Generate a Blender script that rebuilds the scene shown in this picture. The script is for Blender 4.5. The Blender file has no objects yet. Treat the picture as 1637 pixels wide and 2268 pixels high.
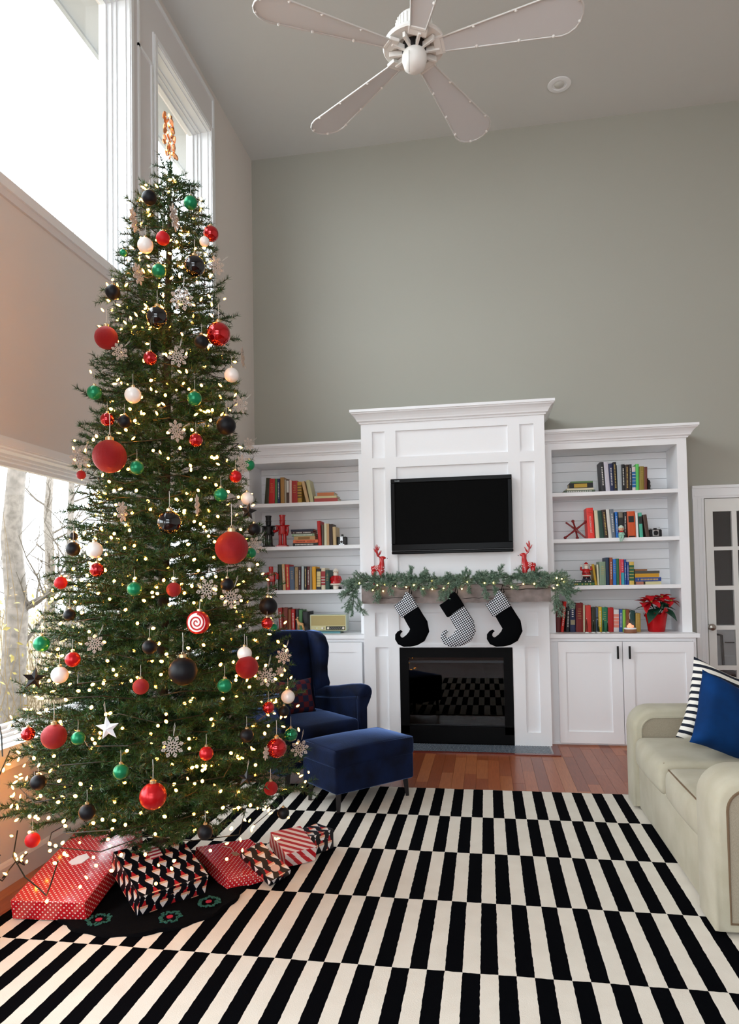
import bpy, math, random
import numpy as np
from mathutils import Vector, Matrix
R_ = math.radians
PI = math.pi
random.seed(7); RNG = np.random.default_rng(11)
SC = bpy.context.scene
COL = SC.collection

# ---------------------------------------------------------------- camera
cam_d = bpy.data.cameras.new('camera')
cam = bpy.data.objects.new('camera', cam_d); COL.objects.link(cam)
def cam_axes(y, p, r):
    f = Vector((-math.sin(y)*math.cos(p), math.cos(y)*math.cos(p), math.sin(p)))
    rt = Vector((math.cos(y), math.sin(y), 0)); up = rt.cross(f)
    return rt*math.cos(r)+up*math.sin(r), -rt*math.sin(r)+up*math.cos(r), f
_rt, _up, _f = cam_axes(.167, .0333, -.0171)
CAM = Vector((0, 0, 1.4))
m = Matrix((_rt, _up, -_f)).transposed().to_4x4(); m.translation = CAM
cam.matrix_world = m
cam_d.sensor_fit = 'HORIZONTAL'; cam_d.sensor_width = 36.0
cam_d.lens = 36.0*1529.87/1637; cam_d.shift_x = 0.0; cam_d.shift_y = 103.5/1637
cam_d.clip_start = .05; cam_d.clip_end = 200
SC.camera = cam

# ---------------------------------------------------------------- world, exposure
w = bpy.data.worlds.new('sky'); SC.world = w; w.use_nodes = True
bg = w.node_tree.nodes['Background']
bg.inputs[0].default_value = (.86, .94, 1.0, 1); bg.inputs[1].default_value = 9.0
SC.view_settings.view_transform = 'Standard'; SC.view_settings.look = 'None'
SC.view_settings.exposure = 0.03; SC.view_settings.gamma = 1.0
SC.view_settings.use_curve_mapping = False
SC.cycles.use_denoising = True
SC.cycles.max_bounces = 8; SC.cycles.diffuse_bounces = 5; SC.cycles.glossy_bounces = 4
SC.cycles.transmission_bounces = 4; SC.cycles.transparent_max_bounces = 12
SC.cycles.sample_clamp_indirect = 6.0
SC.cycles.caustics_reflective = False; SC.cycles.caustics_refractive = False
def portal(name, loc, rot, sx, sy):
    l = bpy.data.lights.new(name, 'AREA'); l.shape = 'RECTANGLE'; l.size = sx; l.size_y = sy
    l.cycles.is_portal = True
    o = bpy.data.objects.new(name, l); o.location = loc; o.rotation_euler = rot; COL.objects.link(o)
# windows of the left wall (x = -2.26): light enters towards +x
XL = -2.26; XO = -2.46; YBK = 6.6; YFR = -2.4; XR = 3.5; ZC = 5.7
OPEN = [(-1.9, .55, .66, 2.075), (.95, 4.12, .66, 2.075), (4.5, 5.48, .66, 2.075), (.95, 4.12, 3.375, 5.27), (4.5, 5.48, 3.375, 5.27)]
for a, b, c, d in OPEN:
    portal('window_portal', (XO-.02, (a+b)/2, (c+d)/2), (0, R_(-90), 0), d-c, b-a)
# window openings of the wall behind the camera: light enters towards +y
FOPEN = [(-1.9, .9, .7, 2.1), (-1.9, .9, 2.9, 4.2)]
for a, b, c, d in FOPEN:
    portal('window_portal', ((a+b)/2, YFR-.22, (c+d)/2), (R_(90), 0, 0), b-a, d-c)

# ---------------------------------------------------------------- materials
def lin(h):
    if isinstance(h, str):
        h = h.lstrip('#'); c = [int(h[i:i+2], 16)/255 for i in (0, 2, 4)]
        return tuple(x/12.92 if x <= .04045 else ((x+.055)/1.055)**2.4 for x in c)
    return h
class G:
    """small helper around a node tree"""
    def __init__(s, nt): s.nt = nt
    def n(s, t, **k):
        x = s.nt.nodes.new(t)
        for a, b in k.items(): setattr(x, a, b)
        return x
    def put(s, sock, v):
        if v is None: return
        if hasattr(v, 'is_output') or hasattr(v, 'links'): s.nt.links.new(v, sock)
        else: sock.default_value = v
    def m(s, op, a, b=None, c=None):
        x = s.n('ShaderNodeMath', operation=op)
        s.put(x.inputs[0], a); s.put(x.inputs[1], b); s.put(x.inputs[2], c)
        return x.outputs[0]
    def mix(s, f, a, b):
        x = s.n('ShaderNodeMix', data_type='RGBA')
        s.put(x.inputs[0], f)
        s.put(x.inputs[6], a if hasattr(a, 'links') else (*a, 1)); s.put(x.inputs[7], b if hasattr(b, 'links') else (*b, 1))
        return x.outputs[2]
    def xyz(s, kind='Object'):
        t = s.n('ShaderNodeTexCoord'); q = s.n('ShaderNodeSeparateXYZ')
        s.nt.links.new(t.outputs[kind], q.inputs[0]); return q.outputs[0], q.outputs[1], q.outputs[2]
MATS = {}
def mat(name, col='#808080', rough=.5, metal=0, coat=0, sheen=0, emis=None, es=0, noise=None, bump=None, spec=.5, alpha=None, fn=None, trans=0, ior=1.45):
    if name in MATS: return MATS[name]
    M = bpy.data.materials.new(name); M.use_nodes = True; nt = M.node_tree; b = nt.nodes['Principled BSDF']; g = G(nt)
    c = lin(col); b.inputs['Base Color'].default_value = (*c, 1)
    b.inputs['Roughness'].default_value = rough; b.inputs['Metallic'].default_value = metal
    b.inputs['Coat Weight'].default_value = coat; b.inputs['Coat Roughness'].default_value = .08
    b.inputs['Sheen Weight'].default_value = sheen; b.inputs['Specular IOR Level'].default_value = spec
    b.inputs['Transmission Weight'].default_value = trans; b.inputs['IOR'].default_value = ior
    if emis: b.inputs['Emission Color'].default_value = (*lin(emis), 1); b.inputs['Emission Strength'].default_value = es
    if noise:                                   # (scale, second colour, detail)
        tc = g.n('ShaderNodeTexCoord'); t = g.n('ShaderNodeTexNoise'); t.inputs['Scale'].default_value = noise[0]; t.inputs['Detail'].default_value = 4
        nt.links.new(tc.outputs['Object'], t.inputs[0])
        r = g.n('ShaderNodeMapRange'); r.inputs[1].default_value = .35; r.inputs[2].default_value = .65
        nt.links.new(t.outputs[0], r.inputs[0]); nt.links.new(g.mix(r.outputs[0], c, lin(noise[1])), b.inputs['Base Color'])
    if bump:                                    # (scale, strength)
        tc = g.n('ShaderNodeTexCoord'); t = g.n('ShaderNodeTexNoise'); t.inputs['Scale'].default_value = bump[0]; t.inputs['Detail'].default_value = 3
        nt.links.new(tc.outputs['Object'], t.inputs[0])
        u = g.n('ShaderNodeBump'); u.inputs['Strength'].default_value = bump[1]; u.inputs['Distance'].default_value = .004
        nt.links.new(t.outputs[0], u.inputs['Height']); nt.links.new(u.outputs[0], b.inputs['Normal'])
    if fn: fn(g, b)
    MATS[name] = M; return M

WHITE = mat('white_paint', '#f3f4f6', .42)
TRIMW = mat('trim_white', '#eef0f1', .4)
WALLL = mat('left_wall_paint', '#dfd8d2', .75, bump=(60, .05))
WALLB = mat('sage_grey_paint', '#a8a79c', .72, bump=(60, .05))
CEIL = mat('ceiling_paint', '#d2d2cf', .85, bump=(90, .08))
BLACK = mat('black_satin', '#060607', .35)
def schlick(g, f0, k):
    lw = g.n('ShaderNodeLayerWeight'); lw.inputs[0].default_value = .5
    return g.m('ADD', f0, g.m('MULTIPLY', g.m('POWER', lw.outputs[1], 5.0), k))
def _glass(g, b):
    nt = g.nt; nt.nodes.remove(b); out = nt.nodes['Material Output']
    t = g.n('ShaderNodeBsdfTransparent'); s = g.n('ShaderNodeBsdfGlossy'); s.inputs['Roughness'].default_value = .02
    f = schlick(g, .04, .5)
    mx = g.n('ShaderNodeMixShader'); nt.links.new(f, mx.inputs[0]); nt.links.new(t.outputs[0], mx.inputs[1]); nt.links.new(s.outputs[0], mx.inputs[2])
    nt.links.new(mx.outputs[0], out.inputs[0])
GLASS = mat('window_glass', fn=_glass)

# ---------------------------------------------------------------- mesh builder
class MB:
    def __init__(s): s.v = []; s.f = []; s.uv = []; s.M = Matrix.Identity(4)
    def at(s, loc=(0, 0, 0), rot=(0, 0, 0), sc=1):
        from mathutils import Euler
        S = Matrix.Diagonal((sc, sc, sc, 1)) if not hasattr(sc, '__len__') else Matrix.Diagonal((*sc, 1))
        s.M = Matrix.Translation(loc) @ Euler(rot).to_matrix().to_4x4() @ S; return s
    def add(s, vs, fs, uvs=None):
        o = len(s.v); M = s.M
        s.v += [tuple(M @ Vector(p)) for p in vs]; s.f += [tuple(i+o for i in f) for f in fs]
        s.uv += uvs if uvs else [None]*len(fs)
        return s
    def box(s, a, b, skip=()):
        x0, y0, z0 = a; x1, y1, z1 = b
        V = [(x0,y0,z0),(x1,y0,z0),(x1,y1,z0),(x0,y1,z0),(x0,y0,z1),(x1,y0,z1),(x1,y1,z1),(x0,y1,z1)]
        F = [(0,3,2,1),(4,5,6,7),(0,1,5,4),(1,2,6,5),(2,3,7,6),(3,0,4,7)]
        X, Y, Z = x1-x0, y1-y0, z1-z0
        U = [[(0,0),(0,Y),(X,Y),(X,0)],[(0,0),(X,0),(X,Y),(0,Y)],[(0,0),(X,0),(X,Z),(0,Z)],[(0,0),(Y,0),(Y,Z),(0,Z)],[(0,0),(X,0),(X,Z),(0,Z)],[(0,0),(Y,0),(Y,Z),(0,Z)]]
        return s.add(V, F, U)
    def bbox(s, a, b, r=.004):                   # box with chamfered edges
        x0, y0, z0 = a; x1, y1, z1 = b
        return s.rbox(((x0+x1)/2, (y0+y1)/2, (z0+z1)/2), ((x1-x0)/2, (y1-y0)/2, (z1-z0)/2), r, 1)
    def rbox(s, c, h, r, k=3, puff=(0, 0, 0)):   # rounded box; puff bulges the faces
        r = min(r, min(h)*.999); ax = []
        for q in h:
            e = [-q+r*(1-math.cos(i/k*PI/2)) for i in range(k+1)]; mid = []
            if max(puff) > 0: mid = [(-q+r)+(2*(q-r))*i/6 for i in range(1, 6)]
            ax.append(e+mid+[-x for x in reversed(e)])
        idx = {}; V = []; F = []
        def vid(p):
            key = tuple(round(t, 6) for t in p)
            if key not in idx:
                n = [max(-(h[i]-r), min(h[i]-r, p[i])) for i in range(3)]; d = Vector([p[i]-n[i] for i in range(3)])
                if d.length > 1e-9: d = d.normalized()*r
                t = [n[i]+d[i] for i in range(3)]
                u = [t[i]/h[i] for i in range(3)]
                for i in range(3):
                    j, l = (i+1) % 3, (i+2) % 3
                    if puff[i]: t[i] += puff[i]*u[i]*(1-u[j]**2)*(1-u[l]**2)
                idx[key] = len(V); V.append(tuple(t[i]+c[i] for i in range(3)))
            return idx[key]
        for i in range(3):
            j, l = (i+1) % 3, (i+2) % 3
            for sg in (-1, 1):
                A, B = ax[j], ax[l]
                for a in range(len(A)-1):
                    for b in range(len(B)-1):
                        q = []
                        for (aa, bb) in ((a, b), (a+1, b), (a+1, b+1), (a, b+1)):
                            p = [0]*3; p[i] = sg*h[i]; p[j] = A[aa]; p[l] = B[bb]; q.append(vid(p))
                        F.append(tuple(q if sg > 0 else q[::-1]))
        F = [f for f in F if len(set(f)) == 4 or len(set(f)) == 3]
        return s.add(V, F)
    def lathe(s, prof, n=20, c=(0, 0, 0), cap=True):     # prof: (r, z)
        V = []; F = []
        for r, z in prof:
            for i in range(n):
                a = 2*PI*i/n; V.append((c[0]+r*math.cos(a), c[1]+r*math.sin(a), c[2]+z))
        for j in range(len(prof)-1):
            for i in range(n):
                k = (i+1) % n; F.append((j*n+i, j*n+k, (j+1)*n+k, (j+1)*n+i))
        if cap:
            if prof[0][0] > 1e-5: F.append(tuple(reversed(range(n))))
            if prof[-1][0] > 1e-5: F.append(tuple((len(prof)-1)*n+i for i in range(n)))
        return s.add(V, F)
    def sphere(s, c, r, n=16, m=10, sc=(1, 1, 1)):
        V = [(c[0], c[1], c[2]-r*sc[2])]; F = []
        for j in range(1, m):
            t = -PI/2+PI*j/m
            for i in range(n):
                a = 2*PI*i/n; V.append((c[0]+r*sc[0]*math.cos(t)*math.cos(a), c[1]+r*sc[1]*math.cos(t)*math.sin(a), c[2]+r*sc[2]*math.sin(t)))
        V.append((c[0], c[1], c[2]+r*sc[2]))
        for i in range(n): F.append((0, 1+(i+1) % n, 1+i))
        for j in range(m-2):
            for i in range(n):
                k = (i+1) % n; F.append((1+j*n+i, 1+j*n+k, 1+(j+1)*n+k, 1+(j+1)*n+i))
        for i in range(n): F.append((1+(m-2)*n+i, 1+(m-2)*n+(i+1) % n, len(V)-1))
        return s.add(V, F)
    def tube(s, pts, r, n=6, closed=False, flat=1.0, up=None):   # swept tube, r scalar or list
        P = [Vector(p) for p in pts]; L = len(P); rr = r if hasattr(r, '__len__') else [r]*L
        V = []; F = []; prev = None
        for i, p in enumerate(P):
            if closed: t = P[(i+1) % L]-P[i-1]
            else: t = P[min(i+1, L-1)]-P[max(i-1, 0)]
            if t.length < 1e-9: t = Vector((0, 0, 1))
            t.normalize()
            if up is not None: a = Vector(up)
            elif prev is None: a = Vector((0, 0, 1)) if abs(t.z) < .9 else Vector((1, 0, 0))
            else: a = prev
            u = (a-t*a.dot(t))
            if u.length < 1e-6: u = t.orthogonal()
            u.normalize(); prev = u; w = t.cross(u)
            for k in range(n):
                an = 2*PI*k/n; q = p+(u*math.cos(an)*flat_i(flat, i)+w*math.sin(an)*rr[i]/max(rr[i], 1e-9)*1.0*rr[i]) if isinstance(flat, list) else p+u*math.cos(an)*rr[i]*flat+w*math.sin(an)*rr[i]
                V.append(tuple(q))
        for i in range(L if closed else L-1):
            for k in range(n):
                a = i*n+k; b = i*n+(k+1) % n; c = ((i+1) % L)*n+(k+1) % n; d = ((i+1) % L)*n+k
                F.append((a, b, c, d))
        if not closed: F.append(tuple(reversed(range(n)))); F.append(tuple((L-1)*n+k for k in range(n)))
        return s.add(V, F)
    def prism(s, poly, d0, d1, axis='y'):        # poly in the plane across the axis
        n = len(poly)
        def P(a, b, d): return {'y': (a, d, b), 'x': (d, a, b), 'z': (a, b, d)}[axis]
        V = [P(a, b, d0) for a, b in poly]+[P(a, b, d1) for a, b in poly]
        F = [tuple(range(n)), tuple(reversed(range(n, 2*n)))]+[(i, i+n, (i+1) % n+n, (i+1) % n) for i in range(n)]
        return s.add(V, F)
    def bar(s, a, b, w, h=None, up=(0, 0, 1)):   # square bar between two points
        a = Vector(a); b = Vector(b); t = (b-a).normalized(); u = Vector(up); u = u-t*u.dot(t)
        if u.length < 1e-6: u = t.orthogonal()
        u.normalize(); v = t.cross(u); h = h or w
        V = [tuple(p+v*x*w/2+u*y*h/2) for p in (a, b) for x, y in ((-1, -1), (1, -1), (1, 1), (-1, 1))]
        return s.add(V, [(0, 3, 2, 1), (4, 5, 6, 7), (0, 1, 5, 4), (1, 2, 6, 5), (2, 3, 7, 6), (3, 0, 4, 7)])
    def build(s, name, material, parent=None, loc=None, smooth=None, bevel=None, uv=False, kind=None, origin=None):
        if origin is not None:
            o_ = Vector(origin); s.v = [tuple(Vector(p)-o_) for p in s.v]
        me = bpy.data.meshes.new(name); me.from_pydata(s.v, [], s.f); me.validate(); 
        if uv:
            l = me.uv_layers.new(name='uv')
            for p in me.polygons:
                u = s.uv[p.index]
                if u:
                    for k, li in enumerate(p.loop_indices): l.data[li].uv = u[k]
        if smooth is not None:
            me.polygons.foreach_set('use_smooth', [True]*len(me.polygons)); me.set_sharp_from_angle(angle=R_(smooth))
        me.materials.append(material)
        o = bpy.data.objects.new(name, me); COL.objects.link(o)
        if parent is not None: o.parent = parent
        if origin is not None: o.location = origin
        if loc is not None: o.location = loc
        if bevel:
            b = o.modifiers.new('bevel', 'BEVEL'); b.width = bevel; b.segments = 2; b.limit_method = 'ANGLE'
        if kind: o['kind'] = kind
        return o
def flat_i(f, i): return f[i]
def empty(name, loc=(0, 0, 0), rot=(0, 0, 0)):
    o = bpy.data.objects.new(name, None); o.location = loc; o.rotation_euler = rot; o.empty_display_size = .05; COL.objects.link(o); return o
def tag(o, label=None, cat=None, group=None, kind=None):
    if label: o['label'] = label
    if cat: o['category'] = cat
    if group: o['group'] = group
    if kind: o['kind'] = kind
    return o
def thing(name, label, cat, loc=(0, 0, 0), rot=(0, 0, 0), group=None): return tag(empty(name, loc, rot), label, cat, group)
def copy_tree(o, parent=None):
    c = o.copy(); COL.objects.link(c)
    if parent is not None: c.parent = parent
    for ch in [x for x in bpy.data.objects if x.parent == o]: copy_tree(ch, c)
    return c
def struct(mb, name, material, parent=None, **k):
    o = mb.build(name, material, parent, **k)
    if parent is None: o['kind'] = 'structure'
    return o
# ================================================================ the room
# floor: dark subfloor, plank parts where the boards show, joined boards under the rug
def wood(shade, dark):
    def f(g, b):
        tc = g.n('ShaderNodeTexCoord'); mp = g.n('ShaderNodeMapping'); mp.inputs['Scale'].default_value = (60, 5, 5)
        g.nt.links.new(tc.outputs['Object'], mp.inputs[0])
        t = g.n('ShaderNodeTexNoise'); t.inputs['Scale'].default_value = 1.6; t.inputs['Detail'].default_value = 5
        g.nt.links.new(mp.outputs[0], t.inputs[0])
        g.nt.links.new(g.mix(t.outputs[0], lin(shade), lin(dark)), b.inputs['Base Color'])
    return f
PL = [mat('plank_%d' % i, fn=wood(a, b), rough=.34, coat=.12) for i, (a, b) in enumerate([('#a4562c', '#713217'), ('#b8693a', '#874120'), ('#964822', '#632a12'), ('#aa5e38', '#7c3b1e'), ('#bf7746', '#8f4b28')])]
fl = struct(MB().box((XL, YFR, -.12), (XR, YBK, -.02)), 'floor', mat('subfloor', '#3a1c0e', .6))
PW = .083; stk = MB(); nparts = 0
pm_ = {}
for i in range(int((XR-XL)/PW)+1):
    x0 = XL+i*PW; x1 = min(x0+PW, XR)-.0012; y = 4.55-random.random()*.5
    if x1 <= x0: break
    cuts = []
    while y < YBK:
        L = random.uniform(.45, 1.15); cuts.append((y, min(y+L, YBK)-.0012)); y += L
    for (a, b) in cuts:
        if b-a < .02: continue
        if x0 < 1.9 and a < 6.1 and b > 4.6:
            MB().box((x0, a, -.02), (x1, b, random.uniform(-.0006, 0))).build('floor_plank', random.choice(PL), fl); nparts += 1
        else: stk.box((x0, a, -.02), (x1, b, 0))
    y = YFR
    while y < cuts[0][0]-.01:
        L = random.uniform(.6, 1.3); b = min(y+L, cuts[0][0])-.0012
        if x0 < -1.98 and b > 1.9: MB().box((x0, y, -.02), (x1, b, random.uniform(-.0006, 0))).build('floor_plank', random.choice(PL), fl)
        else: stk.box((x0, y, -.02), (x1, b, 0))
        y += L
stk.build('covered_boards', PL[0], fl, kind='stuff')
struct(MB().box((XL-.25, YFR-.25, ZC), (XR+.2, YBK+.25, ZC+.12)), 'ceiling', CEIL)

def wall_with_holes(u0, u1, z0, z1, holes, put):
    us = sorted(set([u0, u1]+[h[0] for h in holes]+[h[1] for h in holes])); zs = sorted(set([z0, z1]+[h[2] for h in holes]+[h[3] for h in holes]))
    for i in range(len(us)-1):
        for j in range(len(zs)-1):
            cu, cz = (us[i]+us[i+1])/2, (zs[j]+zs[j+1])/2
            if not any(h[0] < cu < h[1] and h[2] < cz < h[3] for h in holes): put(us[i], us[i+1], zs[j], zs[j+1])
b = MB(); wall_with_holes(YFR-.2, YBK+.2, -.12, ZC, OPEN, lambda a, c, d, e: b.box((XO, a, d), (XL, c, e)))
wl = struct(b, 'wall_left', WALLL)
b = MB(); wall_with_holes(XO, XR, -.12, ZC, FOPEN, lambda a, c, d, e: b.box((a, YFR-.2, d), (c, YFR, e)))
struct(b, 'wall_front', WALLL)
DX0, DX1, DZ = 1.945, 2.86, 2.095
b = MB(); wall_with_holes(XL, XR, -.12, ZC, [(DX0, DX1, 0, DZ)], lambda a, c, d, e: b.box((a, YBK, d), (c, YBK+.12, e)))
struct(b, 'wall_back', WALLB)
struct(MB().box((XR, YFR-.2, -.12), (XR+.15, YBK+.12, ZC)), 'wall_right', WALLL)
# baseboard with a cap bead
def baseb(y0, y1): return MB().prism([(XL, 0), (XL+.016, 0), (XL+.016, .095), (XL+.010, .108), (XL+.004, .115), (XL, .115)], y0, y1)
struct(baseb(YFR, 6.2), 'baseboard_left', mat('left_trim', '#e2ddd8', .45))
struct(MB().box((XL, YFR, 0), (XR, YFR+.016, .115)), 'baseboard_front', TRIMW)
struct(MB().box((XR-.016, YFR, 0), (XR, YBK, .115)), 'baseboard_right', TRIMW)
struct(MB().box((DX1+.1, YBK-.016, 0), (XR, YBK, .115)).box((1.72, YBK-.016, 0), (1.83, YBK, .115)), 'baseboard_back', TRIMW)
# flat board panelling around the upper windows (raised 14 mm)
t = MB(); x1 = XL+.014
wall_with_holes(-2.2, 5.56, 3.285, 5.60, [(a-.0, c+.0, d, e) for a, c, d, e in OPEN if d > 3], lambda a, c, d, e: t.box((XL, a, d), (x1, c, e)))
trm = struct(t, 'trim_1', mat('panel_board', '#dedbda', .6))
for (a, c, d, e) in [(4.235, 4.255, 3.5, 5.60), (4.42, 4.44, 3.5, 5.05)]:
    MB().box((x1, a, d), (x1+.012, c, e)).build('batten', TRIMW, trm)
MB().box((x1, 4.235, 5.05), (x1+.012, 4.44, 5.07)).build('batten', TRIMW, trm)
MB().box((x1, -2.2, 5.575), (x1+.014, 5.56, 5.60)).build('batten', TRIMW, trm)
MB().box((x1, 5.535, 3.285), (x1+.014, 5.56, 5.575)).build('batten', TRIMW, trm)
# windows
def frame_ring(y0, y1, z0, z1, w, xa, xb, mb):
    mb.box((xa, y0, z0), (xb, y0+w, z1)); mb.box((xa, y1-w, z0), (xb, y1, z1))
    mb.box((xa, y0+w, z0), (xb, y1-w, z0+w)); mb.box((xa, y0+w, z1-w), (xb, y1-w, z1)); return mb
for i, (a, c, d, e) in enumerate(OPEN):
    wn = tag(empty('window_%d' % (i+1), (XL, (a+c)/2, d)), kind='structure')
    o = Vector(wn.location)
    def bd(mb, nm, mt): 
        ob = mb.build(nm, mt, wn); ob.matrix_parent_inverse = Matrix.Translation(-o); return ob
    # jamb lining, three stepped profiles, sash, pane
    bd(frame_ring(a, c, d, e, .014, XO+.02, XL, MB()), 'jamb', TRIMW)
    bd(frame_ring(a+.012, c-.012, d+.012, e-.012, .016, XL-.086, XL-.06, MB()), 'window_stop', TRIMW)
    bd(frame_ring(a+.012, c-.012, d+.012, e-.012, .03, XL-.116, XL-.085, MB()), 'sash', TRIMW)
    bd(frame_ring(a+.03, c-.03, d+.03, e-.03, .03, XL-.15, XL-.115, MB()), 'window_frame', TRIMW)
    bd(MB().box((XL-.134, a+.058, d+.058), (XL-.130, c-.058, e-.058)), 'pane', GLASS)
    cs = MB(); W = .048 if d > 3 else .045; pr = XL+.026
    for (y0, y1, z0, z1) in ((a-W, a+.005, d-(.0 if d < 3 else W), e+W), (c-.005, c+W, d-(.0 if d < 3 else W), e+W), (a+.005, c-.005, e-.005, e+W)):
        cs.box((XL, y0, z0), (pr, y1, z1)); cs.box((pr, y0+.008, z0+.008), (pr+.008, y1-.012, z1-.012))
    if d > 3: cs.box((XL, a+.005, d-W), (pr, c-.005, d+.005))
    bd(cs, 'casing', TRIMW)
    if d < 3:
        st = MB().box((XL-.06, a-.07, .622), (XL+.065, c+.07, .664)); st.box((XL, a-.05, .545), (XL+.02, c+.05, .622))
        bd(st, 'window_sill', mat('sill_white', '#f4f6f8', .3))
for i, (a, c, d, e) in enumerate(FOPEN):
    wn = tag(empty('window_%d' % (i+7), ((a+c)/2, YFR, d)), kind='structure')
    mb = MB()
    for (x0, x1_, z0, z1) in ((a, a+.06, d, e), (c-.06, c, d, e), (a+.06, c-.06, d, d+.06), (a+.06, c-.06, e-.06, e), ((a+c)/2-.03, (a+c)/2+.03, d+.06, e-.06)):
        mb.box((x0, YFR-.12, z0), (x1_, YFR-.06, z1))
    ob = mb.build('window_frame', TRIMW, wn); ob.matrix_parent_inverse = Matrix.Translation(-Vector(wn.location))
    ob = MB().box((a+.06, YFR-.092, d+.06), (c-.06, YFR-.088, e-.06)).build('pane', GLASS, wn); ob.matrix_parent_inverse = Matrix.Translation(-Vector(wn.location))
# eave seen through the upper panes
ev = MB().box((-2.74, -3, 5.34), (XO, 8, 5.36)).box((-2.77, -3, 5.32), (-2.74, 8, 5.60)); struct(ev, 'trim_2', mat('soffit_white', '#a9adad', .6))
struct(MB().prism([(-2.77, 5.6), (-.8, 6.5), (XR+.4, 6.5), (XR+.4, 6.3), (XO, 5.84), (XO, 5.37)], -3, 8), 'trim_3', mat('roof_board', '#6a6660', .8))
# ---------------- french door
dr = tag(empty('door_1', (DX0, YBK, 0)), kind='structure')
def bdd(mb, nm, mt=None, **k):
    ob = mb.build(nm, mt or mat('door_paint', '#e9eae6', .38), dr, **k); ob.matrix_parent_inverse = Matrix.Translation(-Vector(dr.location)); return ob
cs = MB()
for x0, x1_, z0, z1 in ((DX0-.105, DX0-.012, 0, DZ), (DX1+.012, DX1+.105, 0, DZ)):
    cs.box((x0, YBK-.02, z0), (x1_, YBK, z1)); cs.box((x0, YBK-.03, z0), (x0+.03, YBK-.02, z1)); cs.box((x1_-.018, YBK-.026, z0), (x1_, YBK-.02, z1))
    cs.box((x0+.042, YBK-.024, z0), (x0+.055, YBK-.02, z1))
bdd(cs, 'casing', TRIMW)
hc = MB().box((DX0-.105, YBK-.02, DZ+.0), (DX1+.105, YBK, DZ+.115)).box((DX0-.105, YBK-.032, DZ+.09), (DX1+.105, YBK-.02, DZ+.115)).box((DX0-.09, YBK-.026, DZ+.02), (DX1+.09, YBK-.02, DZ+.034))
bdd(hc, 'head_casing', TRIMW)
lf = MB(); gx = [2.013, 2.168]; gz = []
XS = [2.012, 2.170, 2.212, 2.370, 2.412, 2.570, 2.612, 2.770]
ZS = [.207, .563, .603, .919, .958, 1.273, 1.31, 1.628, 1.66, 1.976]
lf.box((DX0+.002, YBK-.002, .01), (XS[0], YBK+.04, DZ-.004)).box((XS[-1], YBK-.002, .01), (DX1-.002, YBK+.04, DZ-.004))
lf.box((XS[0], YBK-.002, .01), (XS[-1], YBK+.04, ZS[0])).box((XS[0], YBK-.002, ZS[-1]), (XS[-1], YBK+.04, DZ-.004))
for i in (1, 3, 5): lf.box((XS[i], YBK+.002, ZS[0]), (XS[i+1], YBK+.034, ZS[-1]))
for i in (1, 3, 5, 7):
    for q in (0, 2, 4, 6): lf.box((XS[q], YBK+.003, ZS[i]), (XS[q+1], YBK+.033, ZS[i+1]))
leaf = bdd(lf, 'door_leaf')
for i in range(0, 8, 2):
    for j in range(0, 10, 2):
        bdd(MB().box((XS[i], YBK+.016, ZS[j]), (XS[i+1], YBK+.020, ZS[j+1])), 'pane', GLASS)
kn = MB(); kn.at((1.962, YBK-.004, .945), (R_(90), 0, 0)).lathe([(.027, 0), (.027, .006), (.010, .009), (.010, .035), (.024, .042), (.030, .055), (.026, .068), (.012, .074), (0, .075)], 20)
bdd(kn, 'door_knob', mat('brushed_nickel', '#9b958c', .3, 1), smooth=40)
# dim room beyond the door
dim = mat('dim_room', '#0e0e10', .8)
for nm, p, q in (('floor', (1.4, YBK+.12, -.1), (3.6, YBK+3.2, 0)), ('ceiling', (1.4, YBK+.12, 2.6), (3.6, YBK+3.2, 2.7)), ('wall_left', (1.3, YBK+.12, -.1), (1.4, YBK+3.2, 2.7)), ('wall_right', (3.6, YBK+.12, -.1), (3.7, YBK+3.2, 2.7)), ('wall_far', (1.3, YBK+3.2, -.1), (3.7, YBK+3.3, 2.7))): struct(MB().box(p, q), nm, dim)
cab = thing('drawer_cabinet', 'white drawer cabinet in the dim room behind the glass door', 'cabinet', (2.45, YBK+1.2, 0))
MB().box((-.35, -.2, 0), (.35, .2, .88)).build('body', WHITE, cab)
for k in range(3):
    dw = MB().box((-.33, -.215, .1+.25*k), (.33, -.2, .33+.25*k)).build('drawer', WHITE, cab)
    MB().tube([(-.06, -.216, .22+.25*k), (-.05, -.235, .22+.25*k), (.05, -.235, .22+.25*k), (.06, -.216, .22+.25*k)], .006).build('handle', BLACK, dw)
ch = thing('metal_chair', 'dark metal chair in front of the drawers behind the glass door', 'chair', (2.22, YBK+.62, 0), (0, 0, R_(20)))
MB().rbox((0, 0, .45), (.2, .2, .02), .015).build('seat', BLACK, ch)
MB().tube([(-.18, .18, .45), (-.18, .2, .8), (0, .21, .84), (.18, .2, .8), (.18, .18, .45)], .014, 8).build('backrest', BLACK, ch, smooth=50)
for sx in (-1, 1):
    for sy in (-1, 1): MB().bar((sx*.17, sy*.17, .44), (sx*.2, sy*.2, 0), .025).build('leg', BLACK, ch)
# ceiling spot
sp = thing('recessed_ceiling_light', 'round white recessed ceiling light near the back wall', 'light', (.722, 6.075, ZC))
MB().lathe([(.062, -.002), (.098, -.002), (.100, -.006), (.096, -.010), (.064, -.012), (.060, -.004)], 32).build('trim_ring', WHITE, sp, smooth=40)
MB().lathe([(.06, -.003), (.052, -.001)], 28).build('housing', mat('light_can', '#8a8a88', .5), sp)
MB().sphere((0, 0, -.003), .044, 20, 8, (1, 1, .5)).build('bulb', mat('frosted_bulb', '#c9c9c4', .3), sp, smooth=60)
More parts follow.
